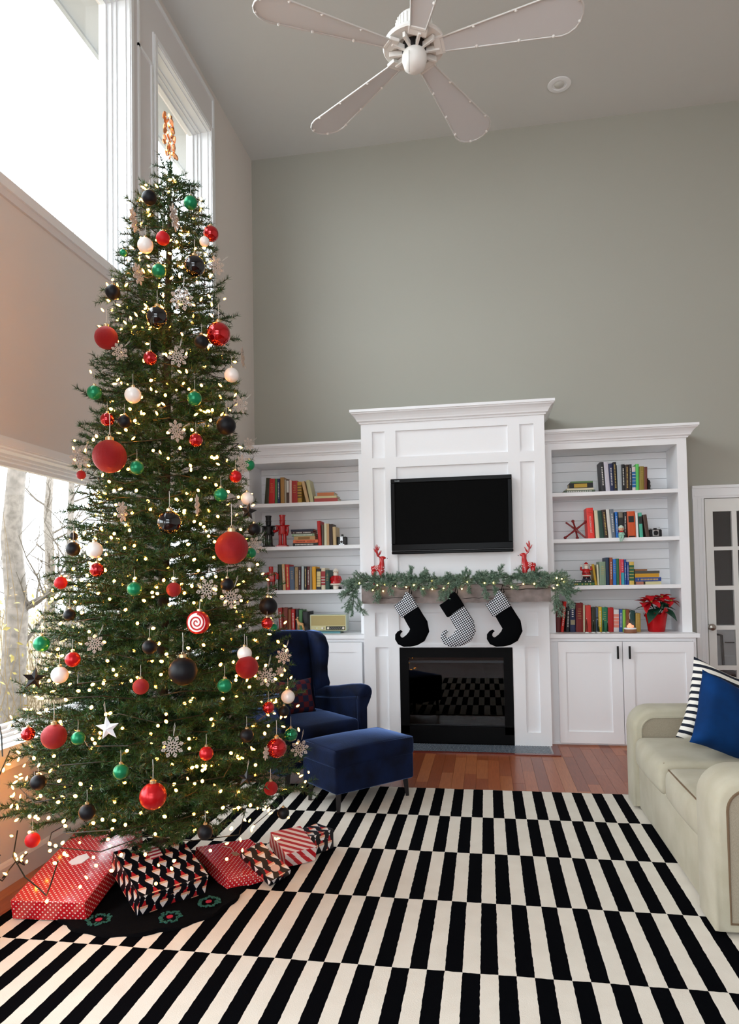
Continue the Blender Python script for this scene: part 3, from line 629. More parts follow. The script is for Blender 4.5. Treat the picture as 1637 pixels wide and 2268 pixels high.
for key, row in BK.items():
    y0 = 6.235 if key not in ('RD', 'LD') else 6.25
    for i, (x, w_, h, lean, cn, dec) in enumerate(row):
        dep = rdb.uniform(.15, .19); wh, grp = WHERE[key]
        w_ = w_*.985
        # a leaning book turns about its lower corner; slim rows: keep clear of neighbours
        px_ = 0 if lean <= 0 else w_
        bk = thing('book', f'{cn} book, {ORD[i]}, {wh}', 'book', (x+px_, y0, ZR[key]+.0005), (0, R_(lean), 0), grp)
        cv = cm(BC[cn], cn); a, c = -px_, w_-px_
        hh = h
        mb = MB(); t = .0028
        sp_ = [(a, .004), (a+.25*w_, .0005), (c-.25*w_, .0005), (c, .004), (c, .010), (a, .010)]
        mb.prism([(p, q) for p, q in sp_], 0, hh, 'z'); mb.box((a, .010, 0), (a+t, dep, hh)).box((c-t, .010, 0), (c, dep, hh))
        mb.build('cover', cv, bk)
        MB().box((a+t, .010, .003), (c-t, dep-.004, hh-.004)).build('pages', page, bk)
        mx = (a+c)/2; d = .0004
        def strip(z0, z1, xa=a+.1*w_, xb=c-.1*w_, mt_=gold, nm='spine_label', yy=-.0004):
            return MB().box((xa, yy, z0), (xb, .0045, z1)).build(nm, mt_, bk)
        def dashes(z0, z1, n, vert, mt_):
            q = MB()
            for k in range(n):
                zz = z0+(z1-z0)*(k+.2)/n; ln = (z1-z0)/n*rdb.uniform(.45, .7)
                if vert: q.box((mx-.16*w_, -.0003, zz), (mx+.16*w_, .003, zz+ln))
                else: q.box((mx-.28*w_*rdb.uniform(.5, 1), -.0003, zz), (mx+.28*w_*rdb.uniform(.5, 1), .003, zz+.003))
            q.build('spine_printing', mt_, bk)
        if dec == 'v': dashes(hh*.2, hh*.85, 11, True, silv)
        elif dec == 'V': dashes(hh*.1, hh*.92, 15, True, gold)
        elif dec == 'r': dashes(hh*.45, hh*.85, 5, False, gold)
        elif dec == 'n': strip(hh*.25, hh*.42, mt_=mat('tarnished_label', '#9a9276', .5)); dashes(hh*.5, hh*.9, 6, True, silv)
        elif dec == 'T':
            text(bk, 'JOE LIVINGSTON', (mx, -.0008, hh*.46), .019, silv, (R_(90), R_(-90), 0), 'spine_lettering')
            for k in range(3): strip(hh*(.80+.05*k), hh*(.80+.05*k)+.002, mt_=mat('dark_red_line', '#a01c18', .6))
        elif dec == 'K': strip(hh*.05, hh*.78, a, c, mat('book_black', '#20201e', .5)); dashes(hh*.55, hh*.75, 3, False, gold)
        elif dec == 'k': strip(hh*.55, hh*.85 if key == 'RB' else hh*.6, a, c, mat('book_black', '#20201e', .5))
        elif dec == 'k2': dashes(hh*.72, hh*.85, 2, False, mat('book_black', '#20201e', .5)); dashes(hh*.08, hh*.15, 1, False, mat('book_black', '#20201e', .5))
        elif dec == 'O':
            strip(hh*.58, hh*.82, mt_=mat('book_black', '#20201e', .5), xa=a+.16*w_, xb=c-.16*w_); dashes(hh*.62, hh*.79, 4, False, gold); strip(0.004, hh*.06, mt_=mat('book_black', '#20201e', .5))
        elif dec == 'B':
            strip(hh*.13, hh*.78, a, c, mat('band_blue', '#1f64a0', .5))
            for k in range(4): strip(hh*(.25+.14*k), hh*(.25+.14*k)+.004, a, c, silv, yy=-.0008)
        elif dec == 'G':
            for k in range(5): strip(hh*(.18+.14*k), hh*(.29+.14*k), a, c, mat('band_green', '#1f5a3c', .5))
        elif dec == 'G2':
            for k in range(5): strip(hh*(.25+.13*k), hh*(.28+.13*k)+.003, a, c, mat('band_brown', '#4a2a18', .5))
        elif dec == 'Q': strip(.002, hh*.48, a, c, mat('turquoise', '#3aa5b5', .5)); dashes(hh*.55, hh*.9, 5, False, silv)
        elif dec == 'P':
            for k in range(4): strip(hh*(.2+.155*k), hh*(.33+.155*k), a, c, mat('salmon_band', '#dd8372', .5))
        elif dec == 'L': strip(hh*.45, hh*.95, mt_=silv); dashes(hh*.5, hh*.9, 5, True, mat('band_brown', '#4a2a18', .5))
        elif dec == 'H':
            strip(hh*.13, hh*.86, mt_=mat('cream_label', '#d5c48c', .6))
            for k in range(4): strip(hh*(.24+.12*k), hh*(.24+.12*k)+.003, mt_=mat('book_black', '#20201e', .5), yy=-.0008)
        elif dec == 'J':
            strip(hh*.2, hh*.85, a, c, mat('deep_red_band', '#971c1c', .5))
            for k in range(3): strip(hh*(.3+.13*k), hh*(.3+.13*k)+.007, a, c, silv, yy=-.0008)
# flat stacks: (x0, x1, z0, z1, colour, label bits, print)
def flat(x0, x1, z0, z1, hexc, label, grp, y0=6.24, dep=.16, yaw=0, prt=None, pc=None):
    bk = thing('book', label, 'book', ((x0+x1)/2, y0+dep/2, z0+.0005), (0, 0, R_(yaw)), grp)
    h = z1-z0-.001; W = (x1-x0)/2; cv = mat('cover_'+hexc[1:], hexc, .5); t = min(.003, h*.2)
    MB().box((-W, -dep/2, 0), (W, dep/2, t)).box((-W, -dep/2, h-t), (W, dep/2, h)).box((-W, -dep/2, t), (W, -dep/2+.004, h-t)).build('cover', cv, bk)
    MB().box((-W+.003, -dep/2+.004, t), (W-.003, dep/2-.003, h-t)).build('pages', page, bk)
    if prt == 'text': 
        q = MB()
        for k in range(14):
            if rdb.random() < .85: q.box((-W*.8+W*1.6*k/14, -dep/2-.0005, h*.3), (-W*.8+W*1.6*(k+.65)/14, -dep/2+.002, h*.7))
        q.build('spine_printing', pc or silv, bk)
    elif prt == 'label': MB().box((-W*.6, -dep/2-.0006, h*.1), (W*.5, -dep/2+.002, h*.85)).build('spine_label', pc or gold, bk)
    return bk
g_ = 'books lying in the stack on the top shelf, right bookcase'; T_ = 'top shelf of the right bookcase'
flat(.69, .953, 2.147, 2.170, '#4c5c4a', 'grey green book, lowest of the flat stack, '+T_, g_, prt='text')
flat(.712, .94, 2.170, 2.187, '#d8d2b8', 'cream book, second from bottom of the flat stack, '+T_, g_)
flat(.735, .935, 2.187, 2.232, '#17191b', 'thick black book with yellow label in the flat stack, '+T_, g_, prt='label', pc=mat('ochre_label', '#b8973a', .6))
flat(.75, .935, 2.232, 2.247, '#5c7c4c', 'green book, uppermost of the flat stack, '+T_, g_)
g_ = 'books lying under the bearded figurine'
flat(.684, .925, 1.335, 1.360, '#2f5e33', 'green book, lower one under the bearded figurine with raised arms', g_, prt='text', pc=gold)
flat(.682, .925, 1.360, 1.380, '#14261d', 'dark green book, upper one under the bearded figurine with raised arms', g_, prt='text')
g_ = 'books lying in the stack on the third shelf, right bookcase'
T_ = 'stack beside the yellow and green book'
flat(1.268, 1.33, 1.335, 1.361, '#a76a58', 'small pinkish book under the left end of the blue book, right bookcase', g_)
flat(1.345, 1.474, 1.335, 1.361, '#c9c193', 'small cream book under the right end of the blue book, right bookcase', g_)
flat(1.262, 1.474, 1.362, 1.397, '#20418c', 'blue book, third from the top in the '+T_, g_, prt='text', pc=gold)
flat(1.262, 1.458, 1.397, 1.430, '#c8931e', 'yellow book, second from the top in the '+T_, g_)
flat(1.260, 1.462, 1.430, 1.454, '#4c4a42', 'grey brown book, uppermost large one in the '+T_, g_)
flat(1.262, 1.362, 1.454, 1.468, '#8a5a34', 'little brown book on top of the '+T_, g_, dep=.1)
g_ = 'books lying in the stack on the second shelf, left bookcase'; T_ = 'flat stack left of the tall red book'
flat(-1.777, -1.538, 1.742, 1.772, '#151515', 'black book, lowest of the '+T_, g_, prt='text')
flat(-1.773, -1.535, 1.772, 1.801, '#d9683a', 'orange book, second from bottom of the '+T_, g_, prt='text', pc=mat('rust_print', '#8a2a14', .6))
flat(-1.765, -1.562, 1.801, 1.835, '#b58f5c', 'tan book, third from bottom of the '+T_, g_, prt='label', pc=mat('tan_label', '#8d6636', .6))
flat(-1.785, -1.568, 1.835, 1.858, '#7c9472', 'pale green book, third from top of the '+T_, g_, prt='text')
flat(-1.79, -1.58, 1.858, 1.880, '#3c1c22', 'plum book, second from top of the '+T_, g_, prt='text')
flat(-1.794, -1.578, 1.880, 1.901, '#151830', 'dark navy book, uppermost of the '+T_, g_)
g_ = 'books lying in the stack on the top shelf, left bookcase'; T_ = 'flat stack right of the leaning books, left bookcase'
flat(-1.564, -1.342, 2.147, 2.183, '#a84440', 'red book, lowest of the '+T_, g_)
flat(-1.564, -1.352, 2.183, 2.205, '#cfc797', 'cream book, middle of the '+T_, g_)
flat(-1.535, -1.375, 2.205, 2.236, '#c27244', 'orange brown book, uppermost of the '+T_, g_)
flat(-1.575, -1.335, .93, .948, '#5b8f96', 'teal book lying under the vintage radio', None, dep=.17)
# ================================================================ rug
def _rug(g, b):
    x, y, z = g.xyz('Object'); nt = g.nt
    tc = g.n('ShaderNodeTexCoord'); ns = g.n('ShaderNodeTexNoise'); ns.inputs['Scale'].default_value = 35; nt.links.new(tc.outputs['Object'], ns.inputs[0])
    wob = g.m('MULTIPLY', g.m('SUBTRACT', ns.outputs[0], .5), .006)
    i = g.m('FLOOR', g.m('DIVIDE', g.m('SUBTRACT', g.m('ADD', x, wob), .0105), .063))
    j = g.m('FLOOR', g.m('DIVIDE', g.m('SUBTRACT', 5.234, g.m('ADD', y, wob)), .5431))
    s = g.m('FLOORED_MODULO', g.m('ADD', i, j), 2.0)
    n2 = g.n('ShaderNodeTexNoise'); n2.inputs['Scale'].default_value = 9; nt.links.new(tc.outputs['Object'], n2.inputs[0])
    cream = g.mix(n2.outputs[0], lin('#d6cfc2'), lin('#e6e1d6'))
    nt.links.new(g.mix(s, cream, lin('#020306')), b.inputs['Base Color'])
    n3 = g.n('ShaderNodeTexNoise'); n3.inputs['Scale'].default_value = 260; nt.links.new(tc.outputs['Object'], n3.inputs[0])
    bu = g.n('ShaderNodeBump'); bu.inputs['Strength'].default_value = .35; bu.inputs['Distance'].default_value = .003
    nt.links.new(n3.outputs[0], bu.inputs['Height']); nt.links.new(bu.outputs[0], b.inputs['Normal'])
rx0 = .0105-33*.063; rx1 = .0105+23*.063; ry1 = 5.234-.5431; ry0 = 5.234-6*.5431
rg = MB(); nx, ny = 80, 60
edge = lambda t: .0022*math.sin(t*37)+.0015*math.sin(t*91+1)
V = []
for j in range(ny+1):
    for i in range(nx+1):
        u, v = i/nx, j/ny; x = rx0+(rx1-rx0)*u; y = ry0+(ry1-ry0)*v
        if j in (0, ny): y += edge(x)
        if i in (0, nx): x += edge(y)
        V.append((x, y, .007+.0006*math.sin(x*21)*math.sin(y*13)))
nb = len(V); F = [(j*(nx+1)+i, j*(nx+1)+i+1, (j+1)*(nx+1)+i+1, (j+1)*(nx+1)+i) for j in range(ny) for i in range(nx)]
ringi = [i for i in range(nx+1)]+[j*(nx+1)+nx for j in range(1, ny+1)]+[ny*(nx+1)+i for i in range(nx-1, -1, -1)]+[j*(nx+1) for j in range(ny-1, 0, -1)]
V += [(V[k][0], V[k][1], .0004) for k in ringi]
for a in range(len(ringi)):
    c = (a+1) % len(ringi); F.append((ringi[c], ringi[a], nb+a, nb+c))
rg.add(V, F)
tag(rg.build('rug', mat('rug_weave', rough=1.0, fn=_rug, spec=.05), smooth=50), 'large flatwoven rug with offset black and cream blocks on the wood floor', 'rug')

# ================================================================ christmas tree
TX_, TY_ = -1.535, 3.05
PR = [(0.10, .50), (.275, .60), (.42, .70), (.548, .70), (.758, .655), (.968, .615), (1.138, .585), (1.329, .53), (1.499, .50), (1.712, .44), (1.862, .415), (2.099, .40), (2.356, .35), (2.573, .325), (2.814, .272), (2.988, .24), (3.165, .195), (3.251, .15), (3.349, .08), (3.42, .02)]
def Rz(z): return float(np.interp(z, [a for a, _ in PR], [b for _, b in PR]))
def axis(z): return np.array([TX_+.085*z/3.4, TY_])
tree = thing('christmas_tree', 'tall slim decorated artificial fir tree in the window corner', 'christmas tree', (TX_, TY_, 0))
def tl(par, mb, nm, mt_, base=(TX_, TY_, 0), **k):
    ob = mb.build(nm, mt_, par, **k); ob.matrix_parent_inverse = Matrix.Translation(-Vector(base)); return ob
tl(tree, MB().tube([(*axis(z), z) for z in (.05, 1, 2, 3.0, 3.38)], [.032, .028, .022, .014, .005], 10), 'trunk', mat('tree_pole', '#2a2118', .8), smooth=60)
st = MB()
for k in range(4):
    a = k*PI/2+.5; st.tube([(TX_, TY_, .16), (TX_+.16*math.cos(a), TY_+.16*math.sin(a), .10), (TX_+.21*math.cos(a), TY_+.21*math.sin(a), .04)], .014, 8)
tl(tree, st, 'stand', mat('stand_green', '#16301d', .4), smooth=50)
def needle_mat(name, a, b, c):
    def f(g, bs):
        gm = g.n('ShaderNodeNewGeometry'); r = g.n('ShaderNodeValToRGB'); e = r.color_ramp.elements
        e[0].color = (*lin(a), 1); e[1].color = (*lin(c), 1); k = r.color_ramp.elements.new(.5); k.color = (*lin(b), 1)
        g.nt.links.new(gm.outputs['Random Per Island'], r.inputs[0]); g.nt.links.new(r.outputs[0], bs.inputs['Base Color'])
    return mat(name, rough=.42, fn=f)
ND = needle_mat('fir_needle', '#0e2611', '#1b441d', '#33602c')
def needles(segs, per_m, ln, wd, rng, spread=1.0):
    """segs: (n,7) start xyz, end xyz, density factor -> one-triangle needles around each segment"""
    S = np.asarray(segs, float); A = S[:, :3]; B = S[:, 3:6]; L = np.linalg.norm(B-A, axis=1)
    cnt = np.maximum(1, (L*per_m*S[:, 6]).astype(int)); idx = np.repeat(np.arange(len(S)), cnt); n = len(idx)
    t = rng.random(n)[:, None]; P = A[idx]*(1-t)+B[idx]*t; D = (B-A)[idx]/L[idx][:, None]
    rnd = rng.normal(size=(n, 3)); perp = rnd-D*(rnd*D).sum(1)[:, None]; perp /= np.linalg.norm(perp, axis=1)[:, None]
    perp[:, 2] += .25; dirv = D*(.55+.3*rng.random(n)[:, None])+perp*spread; dirv /= np.linalg.norm(dirv, axis=1)[:, None]
    ll = ln*(.7+.5*rng.random(n))[:, None]; side = np.cross(dirv, rng.normal(size=(n, 3))); side /= np.linalg.norm(side, axis=1)[:, None]
    V = np.empty((n*3, 3)); V[0::3] = P-side*wd/2; V[1::3] = P+side*wd/2; V[2::3] = P+dirv*ll
    return V, n
def tri_mesh(name, V, n, material, parent=None):
    me = bpy.data.meshes.new(name); me.vertices.add(len(V)); me.vertices.foreach_set('co', V.astype(np.float32).ravel())
    me.loops.add(n*3); me.loops.foreach_set('vertex_index', np.arange(n*3, dtype=np.int32))
    me.polygons.add(n); me.polygons.foreach_set('loop_start', np.arange(0, n*3, 3, dtype=np.int32)); me.polygons.foreach_set('loop_total', np.full(n, 3, dtype=np.int32))
    me.materials.append(material); me.update(); o = bpy.data.objects.new(name, me); COL.objects.link(o)
    if parent is not None: o.parent = parent
    return o
segs = []; stems = []; tips = []
z = .30; layer = 0
while z < 3.36:
    R = Rz(z) if z > .44 else .62*Rz(z); nb_ = int(7+30*R); off = RNG.random()*6.28
    for k in range(nb_):
        a = off+2*PI*(k+RNG.uniform(-.35, .35))/nb_; zz = z+RNG.uniform(-.05, .05)
        Rt = (Rz(zz) if z > .44 else .62*Rz(zz))*RNG.choice([RNG.uniform(.58, .86), RNG.uniform(.82, .97), RNG.uniform(.93, 1.05)], p=[.42, .40, .18])
        c0 = axis(zz); dx, dy = math.cos(a), math.sin(a)
        # keep off the left wall
        if c0[0]+dx*Rt < XL+.05: Rt = (c0[0]-XL-.05)/max(-dx, .05)
        slope = RNG.uniform(.0, .35); zb = zz-Rt*slope*.8
        if zb < .2: zb = .2
        pts = []
        for q in range(6):
            t = q/5; r_ = Rt*t; pts.append(np.array([c0[0]+dx*r_, c0[1]+dy*r_, zb+(zz-zb)*t**1.2+.02*math.sin(t*PI)]))
        pts = [p+RNG.normal(size=3)*.006 for p in pts]
        for q in range(1, 5): segs.append((*pts[q], *pts[q+1], 1.0 if q > 1 else .6)); stems.append((pts[q], pts[q+1], .003))
        tips.append(pts[5])
        nt_ = max(2, int(Rt*13)); tdir = np.array([dx, dy, .1]); sd = np.array([-dy, dx, 0])
        for u in range(nt_):
            t = .30+.66*(u+RNG.random()*.5)/nt_; q = min(int(t*5), 4); p = pts[q]+(pts[q+1]-pts[q])*(t*5-q)
            L = min(.17, .06+.16*Rt)*RNG.uniform(.6, 1.1)*(1.15-.5*t)+.02; s_ = 1 if u % 2 else -1
            d_ = tdir*RNG.uniform(.5, .9)+sd*s_*RNG.uniform(.5, .9)+np.array([0, 0, RNG.uniform(-.25, .4)]); d_ /= np.linalg.norm(d_)
            e = p+d_*L; e2 = e+(d_+np.array([0, 0, .25]))*L*.15
            if e[0] < XL+.03: continue
            segs.append((*p, *e, 1.0)); stems.append((p, e, .002))
            if RNG.random() < .3: tips.append(e)
    z += .056; layer += 1
for k in range(5):      # leader
    segs.append((*axis(3.3), 3.3, *(axis(3.42)+RNG.normal(size=2)*.01), 3.43, 1.2))
V_, n_ = needles(segs, 760, .025, .0031, RNG); print('needles', n_)
fo = tri_mesh('needle_foliage', V_, n_, ND, tree); fo.matrix_parent_inverse = Matrix.Translation((-TX_, -TY_, 0)); fo['kind'] = 'stuff'
sb = MB()
for p, e, r in stems:
    sb.tube([tuple(p), tuple(e)], [r, r*.6], 3)
tl(tree, sb, 'branches', mat('branch_stem', '#2f2a18', .8), kind='stuff')

# ---- fairy lights
bulbm = mat('warm_bulb', '#ffd9a0', emis='#ffa03c', es=42)
def bulb_mesh(s_=1.0):
    m_ = MB().lathe([(.0, -.002*s_), (.0048*s_, .001*s_), (.0062*s_, .006*s_), (.0046*s_, .011*s_), (0, .015*s_)], 8, cap=False)
    return m_
bm_ = bulb_mesh(); bmo = bm_.build('bulb', bulbm, smooth=60); BULB = bmo.data; bpy.data.objects.remove(bmo)
wirem = mat('green_wire', '#0c150e', .5)
fl_ = thing('fairy_light_string', 'warm white fairy lights on dark wire wound through the decorated tree', 'fairy lights', (TX_, TY_, .2))
pts = []
cam2 = np.array([0-TX_, 0-TY_]); ca = math.atan2(cam2[1], cam2[0])
rb = np.random.default_rng(4)
for k in range(560):
    # more of them low on the tree, all round but dense on the room side
    while True:
        z = rb.uniform(.22, 3.3)
        if rb.random() < (.25+.75*Rz(z)/.7): break
    a = ca+rb.normal()*1.05; R = Rz(z); r = R*(1-.38*rb.random()**1.6)
    c = axis(z); pts.append((c[0]+r*math.cos(a), c[1]+r*math.sin(a), z))
for k in range(75):     # towards the window wall: extra bulbs added for an orange glow on it
    z = rb.uniform(.3, 1.5); a = rb.uniform(R_(165), R_(265)); R = Rz(z)*rb.uniform(.85, 1.0); c = axis(z); pts.append((max(c[0]+R*math.cos(a), XL+.05), c[1]+R*math.sin(a), z))
for k in range(95):    # deep in the branches: extra bulbs added to warm the needles from inside
    z = rb.uniform(.35, 3.0); a = ca+rb.normal()*1.2; R = Rz(z)*rb.uniform(.35, .7); c = axis(z); pts.append((c[0]+R*math.cos(a), c[1]+R*math.sin(a), z))
pts = [p for p in pts if p[0] > XL+.03]
# the stray loop hanging by the left wall
stray = [(-2.10, 2.66, .52), (-2.16, 2.74, .42), (-2.15, 2.70, .36), (-2.13, 2.66, .33), (-2.14, 2.72, .26), (-2.12, 2.70, .21), (-2.13, 2.72, .15), (-2.04, 2.68, .18), (-1.98, 2.66, .25), (-1.94, 2.64, .26)]
allb = stray+pts
far = sorted(range(len(allb)), key=lambda i: math.dist(allb[i], tuple(CAM)))
single = set(far[:285]); rest = MB()
for i, p in enumerate(allb):
    e = (rb.uniform(-1.3, 1.3), rb.uniform(-1.3, 1.3), rb.uniform(0, 6))
    if i in single:
        o = bpy.data.objects.new('bulb', BULB); COL.objects.link(o); o.parent = fl_; o.location = (p[0]-TX_, p[1]-TY_, p[2]-.2); o.rotation_euler = e
    else: rest.at(p, e).lathe([(.0, -.002), (.0036, .002), (.0046, .008), (.0032, .015), (0, .020)], 6, cap=False)
tl(fl_, rest, 'far_bulbs', bulbm, (TX_, TY_, .2), kind='stuff')
wr = MB(); hp = []
for k in range(620):
    t = k/619; z = .3+2.95*t; a = k*.36; R = Rz(z)*(.74+.12*math.sin(k*1.7)); c = axis(z)
    x = max(c[0]+R*math.cos(a), XL+.04); hp.append((x, c[1]+R*math.sin(a), z+.02*math.sin(k*2.3)))
wr.tube(hp, .0022, 4)
for i in sorted(single)[:]:
    if i < len(stray): continue
sp_ = []
for k in range(len(stray)): sp_ += [stray[k], tuple(np.array(stray[k])+np.array([.03*(-1)**k, .01, -.02]))]
wr.tube([(-1.98, 2.62, .72), (-2.05, 2.64, .6)]+sp_+[(-1.90, 2.62, .30)], .0028, 5)
wr.tube([(-1.93, 2.60, .40), (-1.935, 2.58, .30), (-1.86, 2.55, .235), (-1.78, 2.53, .20), (-1.73, 2.50, .19), (-1.70, 2.48, .24), (-1.66, 2.47, .34)], .0028, 5)
wr.tube([(-2.07, 2.66, .86), (-2.02, 2.62, .78), (-2.0, 2.6, .70)], .003, 5)
tl(fl_, wr, 'wire', wirem, (TX_, TY_, .2))
ob = bpy.data.objects.new('bulb', BULB); COL.objects.link(ob); ob.parent = fl_; ob.location = (-1.725-TX_, 2.495-TY_, .165-.2)

# ---- topper: upright spray of bronze leaves with tiny lights
tp = thing('tree_topper', 'upright spray of glittering bronze leaves and lights on top of the tree', 'tree topper', (-1.452, 3.05, 3.40))
bz = mat('bronze_leaf', '#a8714a', .35, .6); q = MB().tube([(0, 0, 0), (.004, 0, .12), (0, 0, .25)], .002, 4); q.build('stem', bz, tp)
rt_ = random.Random(2)
for k in range(34):
    z = .05+.21*k/34; a = k*2.4; r = .022*rt_.uniform(.4, 1.3)
    MB().at((r*math.cos(a)-.006*(z-.15)*4, r*math.sin(a), z), (rt_.uniform(-.5, .5), rt_.uniform(-.5, .5), a), .016).sphere((0, 0, 0), 1, 6, 4, (.6, .25, 1.1)).build('leaf', bz, tp)
for k in range(9):
    z = .06+.2*k/9; o = bpy.data.objects.new('bulb', BULB); COL.objects.link(o); o.parent = tp; o.location = (.014*math.cos(k*3.), .014*math.sin(k*3.)-.01, z); o.scale = (.6, .6, .6)

# ---- ornaments (kind, turn or finish, x, y, z, radius)
ORN = [('bk','m',-1.441,2.818,3.125,0.0323),('gr','s',-1.282,2.898,3.128,0.0308),('sf',70,-1.323,2.817,3.022,0.0503),('sf',72,-1.502,2.789,3.016,0.0462),('rd','m',-1.363,2.788,2.918,0.0298),('rd','g',-1.214,2.965,3.012,0.0355),('wh','s',-1.433,2.764,2.882,0.0337),('wh','s',-1.226,2.919,2.954,0.0226),('gr','s',-1.366,2.755,2.759,0.0304),('bk','g',-1.242,2.844,2.809,0.0463),('sf',35,-1.189,2.968,2.863,0.0397),('sf',60,-1.45,2.731,2.742,0.0412),('bk','m',-1.574,2.74,2.678,0.0316),('sf',5,-1.267,2.765,2.631,0.0451),('bk','g',-1.349,2.701,2.535,0.0443),('rd','l',-1.581,2.698,2.463,0.0487),('sf',30,-1.51,2.68,2.39,0.0346),('rd','g',-1.146,2.876,2.508,0.0525),('bk','m',-1.197,2.808,2.454,0.0306),('rd','g',-1.377,2.691,2.358,0.0287),('sf',10,-1.273,2.731,2.368,0.0387),('wh','s',-1.118,2.957,2.347,0.0329),('gr','s',-1.549,2.786,2.871,0.016),('sf',80,-1.13,3.139,2.489,0.0437),('gr','s',-1.631,2.687,2.226,0.031),('wh','s',-1.43,2.643,2.191,0.034),('gr','s',-1.206,2.75,2.191,0.0309),('sf',35,-1.089,2.99,2.219,0.0374),('rd','g',-1.54,2.632,2.093,0.0283),('bk','m',-1.459,2.626,2.079,0.0272),('sf',45,-1.256,2.679,2.039,0.0416),('bk','m',-1.105,2.851,2.093,0.0417),('rd','g',-1.194,2.732,2.009,0.0287),('rd','l',-1.51,2.598,1.931,0.0675),('gr','s',-1.402,2.62,1.884,0.0288),('sf',20,-1.688,2.669,1.944,0.0386),('rd','l',-1.679,2.664,1.872,0.0192),('sf',50,-1.067,2.948,1.937,0.0388),('gr','s',-1.062,3.022,1.945,0.025),('rd','s',-1.083,2.9,1.875,0.0271),('gr','s',-1.113,2.801,1.783,0.0301),('sf',60,-1.444,2.577,1.7,0.0386),('sf',78,-1.177,2.701,1.73,0.0397),('wh','s',-1.052,2.962,1.784,0.0286),('st','b',-1.043,2.946,1.723,0.0366),('bk','g',-1.258,2.613,1.653,0.0479),('sf',40,-1.066,3.034,2.044,0.0272),('bk','m',-1.023,2.966,1.643,0.0285),('rd','l',-1.053,2.765,1.553,0.0693),('gr','s',-1.014,2.89,1.534,0.0238),('sf',30,-1.009,2.934,1.57,0.0343),('bk','m',-1.657,2.571,1.554,0.0287),('bk','m',-1.673,2.599,1.608,0.0168),('wh','s',-1.544,2.54,1.546,0.0327),('rd','m',-1.706,2.56,1.417,0.0258),('rd','g',-1.523,2.522,1.466,0.0279),('gr','s',-1.365,2.526,1.387,0.0286),('rd','l',-1.227,2.582,1.382,0.0289),('bk','m',-1.635,2.511,1.289,0.0234),('gr','s',-1.774,2.533,1.173,0.032),('sf',20,-1.496,2.461,1.179,0.0333),('pm',0,-1.135,2.604,1.25,0.0454),('bk','m',-1.29,2.5,1.162,0.0281),('rd','s',-1.587,2.457,1.119,0.029),('st','b',-1.687,2.365,1.057,0.0405),('wh','s',-1.641,2.455,1.059,0.0326),('rd','l',-1.307,2.462,1.016,0.0303),('bk','m',-1.164,2.524,1.067,0.0547),('st','w',-1.412,2.408,0.868,0.0444),('rd','g',-1.789,2.471,0.826,0.0267),('rd','l',-1.636,2.411,0.832,0.0468),('gr','s',-1.532,2.405,0.829,0.0257),('sf',5,-1.118,2.654,1.381,0.0397),('bk','m',-1.063,2.736,1.398,0.0274),('sf',15,-1.048,2.737,1.345,0.0416),('bk','m',-0.957,2.951,1.299,0.0404),('rd','g',-0.951,2.916,1.226,0.0258),('gr','s',-0.94,2.975,1.204,0.0162),('wh','s',-0.993,2.741,1.111,0.0301),('rd','l',-0.979,2.73,1.057,0.0469),('sf',15,-0.908,3.013,1.072,0.0327),('sf',10,-0.93,2.83,1.005,0.0386),('sf',20,-0.906,2.956,1.012,0.02),('gr','s',-1.041,2.64,0.995,0.0291),('wh','s',-0.885,2.997,0.893,0.0304),('rd','g',-0.92,2.825,0.876,0.0249),('bk','m',-0.887,2.94,0.84,0.0238),('gr','g',-0.866,2.972,0.731,0.0291),('bk','m',-0.97,2.693,0.787,0.0276),('sf',5,-1.187,2.476,0.788,0.0379),('rd','s',-1.083,2.551,0.747,0.0272),('rd','g',-0.888,2.831,0.706,0.0423),('sf',10,-0.848,3.047,0.653,0.0369),('sf',65,-0.915,2.77,0.699,0.0263),('rd','l',-0.892,2.755,0.56,0.0289),('rd','s',-1.234,2.412,0.621,0.049),('bk','m',-1.076,2.517,0.459,0.0294),('st','b',-0.96,2.652,0.628,0.0325),('bk','m',-0.868,2.849,0.429,0.0249),('gr','s',-1.356,2.401,0.71,0.0287),('bk','m',-1.695,2.4,0.66,0.0293),('bk','m',-1.465,2.355,0.572,0.03),('rd','m',-1.708,2.385,0.449,0.0274)]
OC = {'bk': ('black', '#04060c'), 'gr': ('green', '#0a7a4f'), 'rd': ('red', '#b50f17'), 'wh': ('white', '#ece7e2')}
FN = {'m': 'matte', 's': 'satin', 'g': 'shiny', 'l': 'glittery'}
def ball_mat(k, f):
    n_, c = OC[k]
    if f == 'm': return mat(f'{n_}_matte_ball', c, .5, spec=.3)
    if f == 's': return mat(f'{n_}_satin_ball', c, .28, .35 if k != 'wh' else .05)
    if f == 'g': return mat(f'{n_}_mirror_ball', c, .06, .75 if k != 'bk' else .2, coat=.6)
    return mat(f'{n_}_glitter_ball', '#a00c14', .4, .3, bump=(900, 1.0), noise=(700, '#d0242c'))
capm = mat('ornament_cap', '#c9b48c', .3, .9); strm = mat('hanging_thread', '#c8c6c0', .5); glit = mat('glitter_cream', '#e4d9cf', .55, bump=(700, .8))
BM = {}
def ball_src(k, f):
    if (k, f) in BM: return BM[k, f]
    a = MB().sphere((0, 0, 0), 1, 28, 18).build('ball', ball_mat(k, f), smooth=80)
    b = MB().lathe([(.24, .93), (.24, 1.16), (.20, 1.2), (0, 1.2)], 12, cap=False).tube([(-.08, 0, 1.2), (-.06, 0, 1.34), (.06, 0, 1.34), (.08, 0, 1.2)], .03, 5).build('cap', capm, smooth=40)
    c = MB().tube([(0, 0, 1.32), (.02, .1, 2.0), (0, .25, 2.7)], .022, 4).build('thread', strm)
    BM[k, f] = (a.data, b.data, c.data)
    for o in (a, b, c): bpy.data.objects.remove(o)
    return BM[k, f]
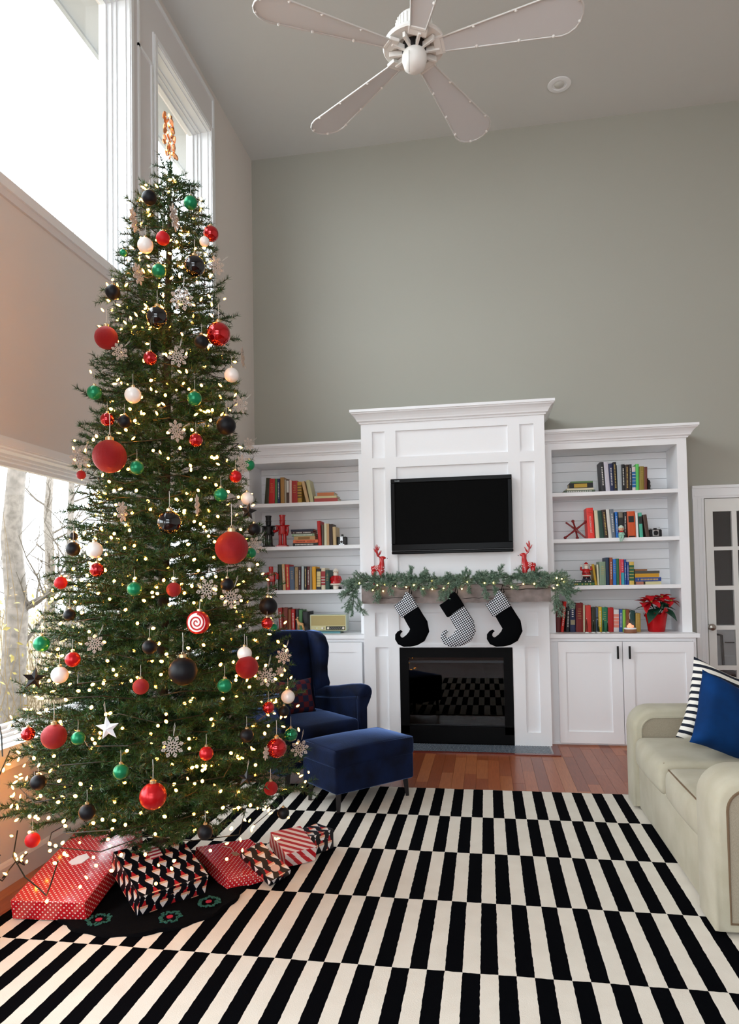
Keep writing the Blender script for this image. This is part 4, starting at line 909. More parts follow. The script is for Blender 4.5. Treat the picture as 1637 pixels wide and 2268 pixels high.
def flake_mesh():
    m_ = MB(); th = .07
    def bar(a, b, w_=.085): m_.bar((a[0], 0, a[1]), (b[0], 0, b[1]), w_, th, (0, 1, 0))
    P = lambda r, a: (r*math.cos(a), r*math.sin(a))
    for k in range(8):
        a = k*PI/4+PI/8; bar(P(.10, a), P(1.0, a), .075)
        bar(P(.62, a), P(.80, a+.22), .07); bar(P(.62, a), P(.80, a-.22), .07); bar(P(.78, a+.23), P(.99, a+.01), .06); bar(P(.78, a-.23), P(.99, a-.01), .06)
        bar(P(.30, a), P(.56, a+.36), .06); bar(P(.30, a), P(.56, a-.36), .06); bar(P(.54, a+.37), P(.66, a+.392), .06)
    for k in range(16): bar(P(.14, k*PI/8), P(.14, (k+1)*PI/8), .08)
    for k in range(16): bar(P(.40, k*PI/8), P(.40, (k+1)*PI/8), .045)
    return m_
FL = flake_mesh().build('flake', glit); FLM = FL.data; bpy.data.objects.remove(FL)
FT = MB().tube([(0, 0, .95), (.05, 0, 1.8), (0, .1, 2.1), (-.05, 0, 1.8), (0, 0, .95)], .015, 4).build('thread', strm); FTM = FT.data; bpy.data.objects.remove(FT)
def star_mb(n=5):
    m_ = MB(); V = []; 
    for k in range(10):
        a = PI/2+k*PI/5; r = 1.0 if k % 2 == 0 else .42; V.append((r*math.cos(a), 0, r*math.sin(a)))
    V += [(0, -.3, 0), (0, .3, 0)]
    return m_.add(V, [(k, (k+1) % 10, 10) for k in range(10)]+[((k+1) % 10, k, 11) for k in range(10)])
ones = {}
for t, k, x, y, z, r in ORN:
    key = (t, k if t in OC else (k if t == 'st' else ''), 'large' if t in OC and r > .04 else ''); ones.setdefault(key, []).append(z)
NTH = ['highest', 'second highest', 'third highest', 'fourth highest', 'fifth highest', 'sixth highest', 'seventh highest', 'eighth highest', 'ninth highest', 'tenth highest']+[f'{w}-highest' for w in ('eleventh', 'twelfth', 'thirteenth', 'fourteenth', 'fifteenth', 'sixteenth', 'seventeenth', 'eighteenth', 'nineteenth', 'twentieth', 'twenty-first', 'twenty-second', 'twenty-third', 'twenty-fourth', 'twenty-fifth')]
for t, k, x, y, z, r in ORN:
    key = (t, k if t in OC else (k if t == 'st' else ''), 'large' if t in OC and r > .04 else ''); lst = sorted(ones[key], reverse=True); rk = NTH[lst.index(z)]; only = len(lst) == 1
    face = math.atan2(-y, -x)+PI/2
    if t in OC:
        sz = 'large' if r > .04 else 'small'; cn = OC[t][0]; lb = f'{sz} {FN[k]} {cn} ball on the tree, {"the only one" if only else rk+" of its kind"}'
        o = thing('ball_ornament', lb, 'ornament', (x, y, z), (0, 0, face), f'{sz} {FN[k]} {cn} balls on the tree'); o.scale = (r, r, r)
        for nm, md in zip(('ball', 'cap', 'thread'), ball_src(t, k)):
            c = bpy.data.objects.new(nm, md); COL.objects.link(c); c.parent = o
    elif t == 'sf':
        side = 'left' if x < -1.45 else ('right' if x > -1.10 else 'middle')
        lb = f'cream glittery openwork snowflake on the {side} of the tree, {rk} of the snowflakes'
        o = thing('snowflake_ornament', lb, 'ornament', (x, y, z), (0, R_(k*1.3), face+R_(k)), 'glittery snowflakes on the tree'); o.scale = (r*1.12,)*3
        for nm, md in (('flake', FLM), ('thread', FTM)):
            c = bpy.data.objects.new(nm, md); COL.objects.link(c); c.parent = o
    elif t == 'st':
        dark = k == 'b'; cn = 'black metal' if dark else 'white'
        lb = f'{cn} faceted star on the tree' + (f', {rk} of the dark stars' if dark else ' near its lower left')
        o = thing('star_ornament', lb, 'ornament', (x, y, z), (R_(5), R_(8 if dark else -6), face+(.2 if dark else -.5)), 'faceted stars on the tree'); o.scale = (r*1.1,)*3
        star_mb().build('star', mat('star_black', '#0c0d10', .35) if dark else mat('star_white', '#e9ecf2', .5), o)
        c = bpy.data.objects.new('thread', FTM); COL.objects.link(c); c.parent = o
    elif t == 'pm':
        o = thing('candy_ornament', 'red and white spiral peppermint disc hanging on the tree', 'ornament', (x, y, z), (0, R_(6), face-.45)); o.scale = (r,)*3
        MB().at((0, 0, 0), (R_(90), 0, 0)).lathe([(0, -.36), (.8, -.36), (1, -.22), (1, .22), (.86, .36), (.82, .36)], 32, cap=False).build('red_rim', ball_mat('rd', 's'), o, smooth=40)
        MB().at((0, 0, 0), (R_(90), 0, 0)).lathe([(.84, .345), (.6, .375), (0, .38)], 32, cap=False).build('white_face', mat('candy_white', '#ecdcd8', .4), o, smooth=40)
        sv = MB(); 
        pts_ = [((.06+.70*(q/60))*math.cos(q*.235), -.385, (.06+.70*(q/60))*math.sin(q*.235)) for q in range(61)]
        sv.tube(pts_, [.05+.03*(q/60) for q in range(61)], 6).build('red_spiral', ball_mat('rd', 'm'), o, smooth=60)
        MB().lathe([(.2, .98), (.2, 1.16), (0, 1.2)], 12, cap=False).build('cap', capm, o)
        c = bpy.data.objects.new('thread', FTM); COL.objects.link(c); c.parent = o
# ================================================================ things on the shelves
redp = mat('red_gloss', '#b81418', .22, coat=.4); darkred = mat('deep_red_gloss', '#7c0c14', .25, coat=.4)
skin = mat('painted_skin', '#dda98a', .4); cer = mat('glazed_cream', '#e8dfcf', .25); blk = mat('painted_black', '#0b0b0d', .35)
def soldier(name, label, x, zb, h, M_, arm, group=None):
    o = thing(name, label, 'nutcracker', (x, 6.3, zb+.0005), (0, 0, 0), group); s_ = h/.30
    B = lambda: MB().at((0, 0, 0), (0, 0, 0), s_)
    B().bbox((-.052, -.035, 0), (.052, .035, .016), .003).build('base', M_, o)
    for sx in (-1, 1): B().lathe([(.022, .016), (.018, .03), (.016, .10), (.02, .125)], 12, (sx*.021, 0, 0)).build('leg', M_, o, smooth=50)
    B().lathe([(.034, .118), (.040, .135), (.034, .16), (.040, .195), (.030, .204), (.012, .208)], 16).build('torso', M_, o, smooth=50)
    for sx in (-1, 1):
        a = B(); a.lathe([(.0, .012), (.024, .010), (.026, .002), (.0, -.004)], 12, (sx*.044, 0, .194), cap=False)
        if arm == 'out' and sx < 0: a.tube([(-.048, 0, .19), (-.050, 0, .155), (-.066, -.03, .145)], .0125, 8).sphere((-.068, -.032, .147), .014, 8, 6)
        else: a.tube([(sx*.048, 0, .19), (sx*.052, 0, .15), (sx*.046, -.006, .12)], [.0135, .012, .011], 8).sphere((sx*.046, -.006, .115), .012, 8, 6)
        a.build('arm', M_, o, smooth=50)
    B().lathe([(.018, .203), (.025, .21), (.027, .235), (.025, .246)], 14).box((-.010, -.032, .205), (.010, -.02, .226)).build('head', M_, o, smooth=50)
    B().lathe([(.026, .244), (.030, .246), (.030, .252), (.025, .254), (.026, .28), (.031, .296), (.030, .30), (0, .30)], 18, cap=False).build('hat', M_, o, smooth=35)
    return o
o = soldier('nutcracker', 'all black wooden nutcracker soldier on the left bookcase, beside the tree', -2.03, 1.742, .30, blk, 'down')
MB().tube([(-.054, -.01, .12), (-.040, -.03, .002)], .003, 5).build('staff', blk, o)
soldier('nutcracker', 'all red wooden nutcracker soldier on the second shelf, left bookcase', -1.893, 1.742, .303, redp, 'out')
o = thing('robot_figure', 'red toy soldier figure half hidden by the tree, third shelf, left bookcase', 'figurine', (-1.985, 6.22, 1.3355))
MB().bbox((-.05, -.03, 0), (.05, .03, .015), .002).build('base', darkred, o)
for sx in (-1, 1): MB().lathe([(.018, .015), (.016, .09)], 10, (sx*.022, 0, 0)).build('leg', darkred, o, smooth=50)
MB().rbox((0, 0, .125), (.038, .022, .045), .008, 2).build('torso', redp, o, smooth=50)
for sx in (-1, 1): MB().tube([(sx*.042, 0, .16), (sx*.062, 0, .145), (sx*.064, -.01, .10)], .012, 8).build('arm', redp, o, smooth=50)
MB().lathe([(.02, .168), (.022, .19), (.022, .2), (.02, .222), (0, .224)], 12, cap=False).build('head', redp, o, smooth=50)

def beardman(label, x, y, zb, h, pose):
    s_ = h/.2; o = thing('bearded_figurine', label, 'figurine', (x, y, zb+.0005)); B = lambda: MB().at((0, 0, 0), (0, 0, 0), s_)
    if pose == 'up':
        B().bbox((-.045, -.03, 0), (.045, .03, .018), .004).build('base', mat('navy_base', '#141a33', .3), o)
        for sx in (-1, 1): B().sphere((sx*.022, -.004, .028), .018, 10, 8, (1, 1.2, .8)).build('boot', blk, o, smooth=60)
        B().lathe([(.03, .032), (.044, .05), (.048, .075), (.042, .10), (.030, .125), (.018, .135)], 18).build('coat', redp, o, smooth=60)
        B().tube([(.047*math.cos(a), .047*math.sin(a), .05) for a in [k*PI/8 for k in range(16)]], .007, 6, True).build('fur_hem', cer, o, smooth=60)
        B().tube([(.0475*math.cos(a), .0475*math.sin(a), .078) for a in [k*PI/8 for k in range(16)]], .004, 6, True).build('belt', blk, o, smooth=60)
        for sx in (-1, 1):
            ar = B().tube([(sx*.034, 0, .115), (sx*.058, -.005, .118), (sx*.054, -.008, .15)], [.014, .013, .011], 8).build('sleeve', redp, o, smooth=60)
            B().sphere((sx*.052, -.008, .162), .012, 8, 6).build('mitten', cer, ar, smooth=60)
    else:
        B().lathe([(.030, 0), (.030, .03), (.026, .05)], 14).build('lower_robe', cer, o, smooth=60)
        B().lathe([(.050, .045), (.056, .052), (.048, .08), (.036, .11), (.03, .13)], 18).build('coat', redp, o, smooth=60)
        B().tube([(.052*math.cos(a), .052*math.sin(a), .048) for a in [k*PI/8 for k in range(16)]], .009, 6, True).build('fur_hem', cer, o, smooth=60)
        for sx in (-1, 1):
            B().sphere((sx*.04, -.004, .012), .018, 10, 6, (1, 1.2, .7)).build('boot', blk, o, smooth=60)
            ar = B().tube([(sx*.032, 0, .118), (sx*.050, -.016, .09), (sx*.018, -.042, .095)], [.015, .014, .012], 8).build('sleeve', redp, o, smooth=60)
    B().sphere((0, 0, .156), .025, 14, 10).build('head', skin, o, smooth=60)
    B().sphere((0, -.013, .142), .024, 14, 10, (.95, .8, 1.15)).sphere((0, -.024, .153), .011, 8, 6, (1.4, .6, .5)).build('beard', cer, o, smooth=60)
    B().sphere((0, -.026, .160), .0045, 8, 6).build('nose', skin, o)
    for sx in (-1, 1): B().sphere((sx*.009, -.0225, .166), .0025, 6, 4).build('eye', blk, o)
    hd = B().lathe([(.027, .168), (.026, .178), (.018, .19), (.006, .2), (0, .2)], 14, cap=False).build('hood', redp if pose == 'up' else cer, o, smooth=60)
    B().tube([(.026*math.cos(a), .026*math.sin(a), .171) for a in [k*PI/8 for k in range(16)]], .005, 6, True).build('fur_trim', cer, o, smooth=60)
beardman('bearded figurine in red coat with raised arms on two green books', .864, 6.28, 1.381, .157, 'up')
beardman('bearded figurine in red coat beside the dark green book, left bookcase third shelf', -1.378, 6.28, 1.335, .195, 'folded')

# cameras
chrome = mat('chrome', '#b9bcbe', .25, .9)
o = thing('box_camera', 'vintage black and silver camera on the second shelf, right bookcase', 'camera', (1.447, 6.29, 1.7425))
MB().rbox((0, 0, .034), (.053, .022, .034), .012, 3).build('body', mat('leatherette', '#111113', .6, bump=(300, .5)), o, smooth=60)
MB().bbox((-.026, -.026, .008), (.026, -.018, .062), .002).build('face_plate', chrome, o)
lens = MB().at((0, -.026, .035), (R_(90), 0, 0)).lathe([(.020, 0), (.020, .006), (.016, .010), (.016, .014), (.012, .014), (.010, .010), (0, .010)], 20).build('lens', mat('lens_ring', '#2a2a2c', .3, .5), o, smooth=35)
MB().box((-.012, -.012, .068), (.012, .010, .078)).build('viewfinder', blk, o)
MB().lathe([(.006, .066), (.006, .084), (.004, .086)], 10, (.034, 0, 0)).build('shutter_button', chrome, o)
MB().lathe([(.009, .066), (.009, .076)], 14, (-.034, 0, 0)).build('winding_knob', chrome, o)
o = thing('flash_camera', 'small black box camera with silver front strip, second shelf, left bookcase', 'camera', (-1.315, 6.29, 1.7425))
MB().rbox((0, 0, .04), (.048, .028, .04), .010, 3).build('body', BLACK, o, smooth=60)
MB().bbox((-.014, -.034, .012), (.014, -.026, .082), .002).build('front_strip', chrome, o)
MB().at((0, -.034, .032), (R_(90), 0, 0)).lathe([(.011, 0), (.011, .006), (.008, .006), (0, .004)], 16).build('lens', blk, o, smooth=30)
MB().bbox((-.026, -.034, .002), (.026, -.028, .011), .001).build('name_plate', chrome, o)
MB().bbox((-.006, -.014, .08), (.012, .012, .102), .003).build('viewfinder', BLACK, o)

# bookend
o = thing('bookend', 'small dark carved bookend right of the russet book, right bookcase top shelf', 'bookend', (1.392, 6.27, 2.1475))
MB().box((-.004, -.04, 0), (.0, .04, .10)).box((0, -.04, 0), (.030, .04, .005)).build('bracket', BLACK, o)
MB().lathe([(.014, .005), (.010, .02), (.014, .04), (.009, .055), (.013, .07), (.006, .088), (0, .092)], 12, (.013, 0, 0), cap=False).build('carved_figure', mat('dark_walnut', '#241712', .5), o, smooth=50)
# jack
o = thing('jack_ornament', 'oversized dark red metal toy jack on the second shelf, right bookcase', 'ornament', (.79, 6.29, 1.745))
cpt = Vector((-.004, 0, .082)); tips_ = [(-.085, .02, .150, 0), (-.03, -.03, .155, 1), (.078, .0, .146, 1), (-.098, -.02, .012, 1), (.010, .02, .010, 1), (.072, -.02, .008, 0)]
for k in range(3):
    pass
for t in tips_:
    e = Vector(t[:3]); a = MB().tube([cpt, (cpt+e)/2, e], [.011, .007, .008], 8)
    if t[3]: a.sphere(e, .014, 10, 8)
    a.build('prong', darkred, o, smooth=50)
# elf
mint = mat('mint_felt', '#9cc8b4', .8); o = thing('elf_doll', 'little mint elf doll sitting on the second shelf edge, right bookcase', 'doll', (1.150, 6.195, 1.7425))
MB().lathe([(.020, 0), (.024, .012), (.020, .035), (.014, .048)], 12).build('body', mint, o, smooth=60)
for sx in (-1, 1):
    MB().tube([(sx*.010, -.006, .010), (sx*.012, -.022, .010), (sx*.010-.004, -.024, -.014), (-.010+sx*.004, -.026, -.038)], [.008, .008, .006, .003], 8).build('leg', mint, o, smooth=60)
    MB().tube([(sx*.016, -.004, .042), (sx*.022, -.016, .024), (sx*.006, -.024, .020)], .005, 8).build('arm', mint, o, smooth=60)
MB().lathe([(.022, .044), (.020, .052), (.012, .056)], 12).build('collar', redp, o, smooth=60)
MB().sphere((0, -.002, .074), .023, 14, 10, (1.05, .95, 1)).build('head', skin, o, smooth=60)
MB().sphere((0, -.0235, .071), .003, 6, 4).build('nose', skin, o)
for sx in (-1, 1): MB().sphere((sx*.008, -.022, .078), .0025, 6, 4).build('eye', blk, o)
MB().lathe([(.0235, .082), (.022, .092), (.012, .102), (0, .108)], 12, cap=False).build('cap', mat('pale_mint', '#c5d8c6', .8), o, smooth=60)

# mini bottle-brush trees
bbm = needle_mat('brush_needle', '#0e2416', '#1c3a25', '#36543c'); snow = mat('snow_base', '#e9e9e6', .6)
def mini(x, y, h, label, grp='miniature brush trees on the bottom shelf'):
    o = thing('miniature_tree', label, 'miniature tree', (x, y, .931), group=grp)
    MB().lathe([(.016, 0), (.017, .004), (.013, .009), (0, .010)], 14, cap=False).build('base', snow, o, smooth=50)
    MB().tube([(0, 0, .008), (0, 0, h)], .0012, 4).build('stem', BLACK, o)
    n = 1300; t = RNG.random(n)**.8; r = (.24*h)*(1-t)+.002; a = RNG.random(n)*6.283; z = .014+(h-.016)*t
    V = np.empty((n*3, 3)); cx, sy = np.cos(a), np.sin(a)
    V[0::3] = np.stack([0*cx-sy*.0005, 0*cx+cx*.0005, z], -1); V[1::3] = np.stack([sy*.0005, -cx*.0005, z], -1); V[2::3] = np.stack([r*cx, r*sy, z-.004], -1)
    q = tri_mesh('bristles', V, n, bbm, o); q['kind'] = 'stuff'
    MB().sphere((0, 0, h), .003, 6, 4).build('tip', snow, o)
for x, y, h, l in ((.836, 6.13, .122, 'miniature green brush tree before the cream book, leftmost of the five, right bookcase'), (.891, 6.14, .104, 'miniature brush tree second from left before the books, right bookcase'), (.931, 6.11, .062, 'smallest miniature brush tree, in front of the slate blue book'), (.929, 6.165, .115, 'miniature brush tree right behind the smallest one, right bookcase'), (.972, 6.13, .118, 'tallest dark brush tree before the emerald green book'), (1.008, 6.15, .092, 'miniature brush tree rightmost of the row, before the crimson book')): mini(x, y, h, l)
mini(-1.907, 6.14, .125, 'miniature brush tree on the left bookcase, half hidden by the tree'); mini(-1.816, 6.14, .112, 'miniature brush tree before the red books, left bookcase')

# snow globe
o = thing('snow_globe', 'small lit glass snow globe on a wooden base, right bookcase', 'snow globe', (1.189, 6.14, .9305))
MB().lathe([(.050, 0), (.052, .004), (.051, .030), (.049, .032)], 28).build('wooden_base', mat('walnut', '#8a5b42', .45), o, smooth=35)
MB().lathe([(.049, .032), (.051, .034), (.051, .042), (.048, .044)], 28).build('white_rim', WHITE, o, smooth=35)
MB().sphere((0, 0, .072), .044, 24, 16).build('glass_dome', GLASS, o, smooth=80)
lit = mat('lit_figure', '#e8a084', .5, emis='#ff9a70', es=1.0)
for p, r in (((-.016, -.01, .056), .012), ((.004, -.014, .058), .014), ((.02, -.004, .056), .011), ((0, .008, .066), .014), ((-.004, -.006, .074), .009)): MB().sphere(p, r, 10, 8).build('figure', lit, o, smooth=60)
MB().tube([(0, 0, .116), (-.004, 0, .15), (.004, 0, .172)], .0025, 6).build('hanging_cord', strm, o)

# radio
o = thing('vintage_radio', 'cream vintage table radio on a teal book in the left bookcase', 'radio', (-1.456, 6.32, .949))
cb = mat('radio_case', '#b9c2b4', .4); rc = mat('radio_face', '#cfc795', .5)
MB().rbox((0, 0, .0775), (.177, .055, .0775), .008, 2).build('case', cb, o, smooth=50)
MB().bbox((-.168, -.058, .006), (.168, -.052, .148), .002).build('face', rc, o)
MB().bbox((-.160, -.061, .052), (.160, -.056, .142), .002).build('speaker_cloth', mat('grille_cloth', '#b8a672', .8, bump=(500, .6)), o)
MB().bbox((-.02, -.062, .012), (.160, -.056, .044), .002).build('dial_panel', mat('dial_black', '#1a1916', .3), o)
q = MB()
for k in range(22): q.box((-.0+.006*k, -.0628, .020+.006*(k % 3)), (.004+.006*k, -.061, .023+.006*(k % 3)))
q.build('dial_markings', silv, o)
for x in (-.052, .002, .146): MB().at((x, -.058, .029), (R_(90), 0, 0)).lathe([(.011, 0), (.011, .010), (.009, .012), (0, .012)], 16).build('knob', cer, o, smooth=35)
MB().at((-.105, -.058, .029), (R_(90), 0, 0)).lathe([(.004, 0), (.004, .004), (0, .004)], 10).build('badge', chrome, o)

# fawn
def skinned(name, joints, edges, radii, material, parent, sub=1, root=0):
    me = bpy.data.meshes.new(name); me.from_pydata(joints, edges, []); ob = bpy.data.objects.new(name, me); COL.objects.link(ob)
    sk = ob.modifiers.new('skin', 'SKIN'); sk.use_smooth_shade = True
    for i, v in enumerate(me.skin_vertices[0].data): v.radius = (radii[i], radii[i]); v.use_root = (i == root)
    sb_ = ob.modifiers.new('sub', 'SUBSURF'); sb_.levels = sub; sb_.render_levels = sub
    bpy.context.view_layer.update()
    m2 = bpy.data.meshes.new_from_object(ob.evaluated_get(bpy.context.evaluated_depsgraph_get())); bpy.data.objects.remove(ob)
    m2.materials.clear(); m2.materials.append(material); m2.polygons.foreach_set('use_smooth', [True]*len(m2.polygons))
    o2 = bpy.data.objects.new(name, m2); COL.objects.link(o2); o2.parent = parent; return o2
o = thing('fawn_figurine', 'small tan fawn figurine standing before the books, left bookcase', 'figurine', (-1.705, 6.19, .9308), (0, 0, 0))
J = [(.022, 0, .088), (-.012, 0, .092), (-.020, 0, .115), (-.024, 0, .138), (-.042, 0, .130), (-.014, -.009, .085), (-.016, -.010, .045), (-.017, -.010, .002), (-.012, .009, .085), (-.010, .010, .045), (-.010, .010, .002), (.026, -.009, .082), (.033, -.010, .046), (.028, -.010, .002), (.024, .009, .082), (.038, .010, .048), (.034, .010, .002), (.034, 0, .094)]
E_ = [(0, 1), (1, 2), (2, 3), (3, 4), (1, 5), (5, 6), (6, 7), (1, 8), (8, 9), (9, 10), (0, 11), (11, 12), (12, 13), (0, 14), (14, 15), (15, 16), (0, 17)]
Rr = [.016, .016, .010, .012, .005, .008, .004, .003, .008, .004, .003, .009, .004, .003, .009, .004, .003, .004]
skinned('body', J, E_, Rr, mat('fawn_tan', '#c98f55', .35, noise=(60, '#dcae78')), o)
for sy in (-1, 1): MB().at((-.020, sy*.010, .150), (sy*-.7, -.3, 0), .009).sphere((0, 0, 0), 1, 8, 6, (.5, .3, 1)).build('ear', mat('fawn_ear', '#e2bd93', .4), o, smooth=60)
MB().sphere((-.046, 0, .128), .003, 6, 4).build('nose', blk, o)

# reindeer on the mantel
def reindeer(label, x, mir):
    o = thing('reindeer_figurine', label, 'figurine', (x, 5.87, 1.367), group='red reindeer on the mantel'); o.scale = (mir, 1, 1)
    J = [(-.052, 0, .155), (-.022, 0, .150), (.012, 0, .140), (.018, 0, .185), (.010, 0, .228), (.030, 0, .240), (.052, 0, .232),
         (.010, -.012, .10), (.004, -.013, .05), (.002, -.013, .003), (.018, .012, .10), (.016, .013, .05), (.014, .013, .003),
         (-.060, -.013, .11), (-.052, -.014, .06), (-.054, -.014, .003), (-.056, .013, .11), (-.046, .014, .06), (-.048, .014, .003), (-.074, 0, .168), (-.004, 0, .243)]
    E_ = [(0, 1), (1, 2), (2, 3), (3, 4), (4, 5), (5, 6), (2, 7), (7, 8), (8, 9), (2, 10), (10, 11), (11, 12), (0, 13), (13, 14), (14, 15), (0, 16), (16, 17), (17, 18), (0, 19), (4, 20)]
    Rr = [.026, .023, .034, .024, .013, .015, .005, .017, .010, .007, .017, .010, .007, .019, .010, .007, .019, .010, .007, .003, .009]
    skinned('body', J, E_, Rr, redp, o, 2, 2)
    def ant(pts, r=.0045): return MB().tube(pts, [r*1.2]+[r]*(len(pts)-2)+[r*.25], 6)
    for sy in (-1, 1):
        a = ant([(.004, sy*.006, .240), (-.018, sy*.022, .252), (-.028, sy*.030, .285), (-.030, sy*.034, .322), (-.026, sy*.034, .352)], .0055)
        for b0, b1 in (((-.027, sy*.029, .280), (-.052, sy*.030, .318)), ((-.028, sy*.032, .300), (-.006, sy*.032, .335)), ((-.018, sy*.022, .252), (.010, sy*.024, .300))):
            m_ = [(b0[0]+b1[0])/2, (b0[1]+b1[1])/2, (b0[2]+b1[2])/2-.004]; a.tube([b0, m_, b1], [.005, .005, .0012], 6)
        a.build('antler', redp, o, smooth=60)
    MB().sphere((.062, 0, .230), .004, 6, 4).build('nose', blk, o)
    bd_ = MB()     # white knit-pattern band round the barrel
    for k in range(18):
        a = 2*PI*k/18
        for q, xx in enumerate((-.040, -.030, -.020)):
            if (k+q) % 2 == 0: bd_.at((xx, .0238*math.cos(a), .151+.0238*math.sin(a)), (a, 0, 0)).box((-.0042, -.003, -.003), (.0042, .003, .003))
    bd_.at()
    bd_.build('painted_band', mat('white_paint_dots', '#ecdcda', .4), o)
    dt = MB()
    for p in ((.030, -.024, .155), (.018, -.029, .128), (.036, -.016, .135), (-.062, -.018, .165), (-.060, -.021, .145)): dt.sphere(p, .0045, 8, 5, (1, .6, 1))
    dt.build('painted_dots', mat('white_paint_dots', '#ecdcda', .4), o)
reindeer('red reindeer figurine at the left end of the mantel garland', -.897, 1)
reindeer('red reindeer figurine at the right end of the mantel garland', .328, -1)

# poinsettia
o = thing('poinsettia', 'red poinsettia in a red foil wrapped pot on the right bookcase', 'potted plant', (1.43, 6.27, .9305))
foil = mat('red_foil', '#c01018', .25, .35, bump=(14, 1.0))
V = []; n = 36; pf = [(.062, 0), (.068, .01), (.078, .08), (.088, .13)]
mb = MB(); ring_ = []
for r, z in pf:
    V += [(r*math.cos(2*PI*k/n)*(1+.02*math.sin(k*5)), r*math.sin(2*PI*k/n), z) for k in range(n)]
V += [((.094+.012*abs(math.sin(k*2*PI/n*2)))*math.cos(2*PI*k/n), (.094)*math.sin(2*PI*k/n), .145+.060*max(0, math.cos(2*PI*k/n+.5))**2+.02*math.sin(k*1.3)) for k in range(n)]
F = [(j*n+k, j*n+(k+1) % n, (j+1)*n+(k+1) % n, (j+1)*n+k) for j in range(4) for k in range(n)]+[tuple(reversed(range(n)))]
mb.add(V, F).build('foil_pot', foil, o, smooth=40)
MB().lathe([(.08, .12), (0, .125)], 20, cap=False).build('soil', mat('soil', '#1d1410', .95), o)
def leaf(name, base, tip, wd, mt_, par, roll=0, bow=.1):
    b0 = Vector(base); t0 = Vector(tip); d = t0-b0; L = d.length; d.normalize(); s_ = d.cross(Vector((0, 0, 1))); 
    if s_.length < .1: s_ = d.cross(Vector((1, 0, 0)))
    s_.normalize(); u = s_.cross(d); s_ = s_*math.cos(roll)+u*math.sin(roll); u = s_.cross(d)
    prof = [0, .5, .92, 1, .78, .4, 0]; V = []; F = []
    for k, p in enumerate(prof):
        c = b0+d*L*k/6+u*bow*L*math.sin(PI*k/6)
        V += [tuple(c+s_*wd*p+u*wd*p*.25), tuple(c), tuple(c-s_*wd*p+u*wd*p*.25)]
    for k in range(6):
        for q in (0, 1): F.append((k*3+q, k*3+q+1, k*3+3+q+1, k*3+3+q))
    ob = MB().add(V, F).build(name, mt_, par, smooth=60); return ob
gl_ = mat('poinsettia_green', '#14382a', .45, noise=(30, '#1f4c38')); rl_ = mat('poinsettia_red', '#cf1420', .5, noise=(40, '#a80c18'))
rl = random.Random(8)
for (tx, ty, tz) in ((-.20, -.02, .20), (-.10, -.10, .085), (.16, -.06, .10), (.17, .0, .19), (.02, -.13, .22), (-.12, .05, .26), (.10, -.1, .24), (-.02, -.10, .16), (.12, .06, .22)):
    leaf('green_leaf', (tx*.15, ty*.15+.0, .20), (tx*.92, ty-.03, tz-.01), .042, gl_, o, rl.uniform(-.4, .4), .12)
def bloom(c, R, n, tilt, sz):
    for k in range(n):
        a = 2*PI*k/n+rl.uniform(-.2, .2); r = R*rl.uniform(.75, 1.1)
        d = Vector((math.cos(a), math.sin(a)*.8, rl.uniform(-.35, .25)))
        d.rotate(Matrix.Rotation(tilt, 3, 'X'))
        leaf('red_bract', c, tuple(Vector(c)+d*r), sz*rl.uniform(.8, 1.1), rl_, o, rl.uniform(-.3, .3), .1)
    m_ = MB()
    for k in range(7): m_.sphere((c[0]+rl.uniform(-.008, .008), c[1]-.004, c[2]+.006+rl.uniform(-.006, .006)), .004, 6, 4)
    m_.build('flower_centre', mat('yellow_green', '#8a8a2c', .6), o)
bloom((-.055, -.08, .255), .125, 10, .8, .040); bloom((.045, -.02, .295), .085, 7, .3, .034); bloom((.11, -.04, .260), .095, 7, .4, .034); bloom((-.02, .0, .275), .10, 7, .2, .036); bloom((-.10, -.03, .25), .08, 6, .4, .03)
for p in ((-.055, -.08, .255), (.045, -.02, .295), (.11, -.04, .26)): MB().tube([(0, 0, .12), (p[0]*.5, p[1]*.5, .2), p], .004, 5).build('stem', gl_, o)

# garland ---------------------------------------------------------------
gn = thing('garland', 'frosted evergreen garland draped along the mantel beam', 'garland', (-.27, 5.88, 1.37))
GN = needle_mat('frosted_needle', '#455f4c', '#74927a', '#aec3b0'); segs = []; GB = (-.27, 5.88, 1.37)
path = [(-1.14, 5.83, 1.27), (-1.09, 5.83, 1.38), (-1.0, 5.86, 1.41), (-.8, 5.85, 1.40), (-.6, 5.83, 1.41), (-.4, 5.82, 1.39), (-.2, 5.82, 1.40), (0, 5.82, 1.41), (.2, 5.83, 1.42), (.4, 5.85, 1.42), (.52, 5.84, 1.42), (.60, 5.82, 1.35), (.635, 5.81, 1.25)]
rg_ = np.random.default_rng(6); stm = MB(); stm.tube(path, .006, 6)
PP = np.array(path); bulbs = []
def spray(p, d, L, n=5):
    d = np.array(d, float); d /= np.linalg.norm(d); e = p+d*L; segs.append((*p, *e, 1.0)); stm.tube([tuple(p), tuple(e)], .002, 3)
    for k in range(n):
        t = .2+.7*k/n; q = p+d*L*t; s_ = np.cross(d, rg_.normal(size=3)); s_ /= np.linalg.norm(s_); dd = d*.75+s_*.7; dd /= np.linalg.norm(dd)
        e2 = q+dd*L*.42*(1.1-t*.5); segs.append((*q, *e2, 1.0))
for i in range(len(PP)-1):
    m_ = int(np.linalg.norm(PP[i+1]-PP[i])*85)+1
    for k in range(m_):
        p = PP[i]+(PP[i+1]-PP[i])*(k+rg_.random())/m_; ax_ = (PP[i+1]-PP[i]); ax_ /= np.linalg.norm(ax_)
        d = rg_.normal(size=3)*np.array([1, .5, .55])+np.array([rg_.choice([-1, 1])*.7, -.45, .10]); 
        if p[2]+d[2]*.05 < 1.375 and p[1] > 5.79: d[2] = abs(d[2])
        spray(p, d, rg_.uniform(.07, .13), 6)
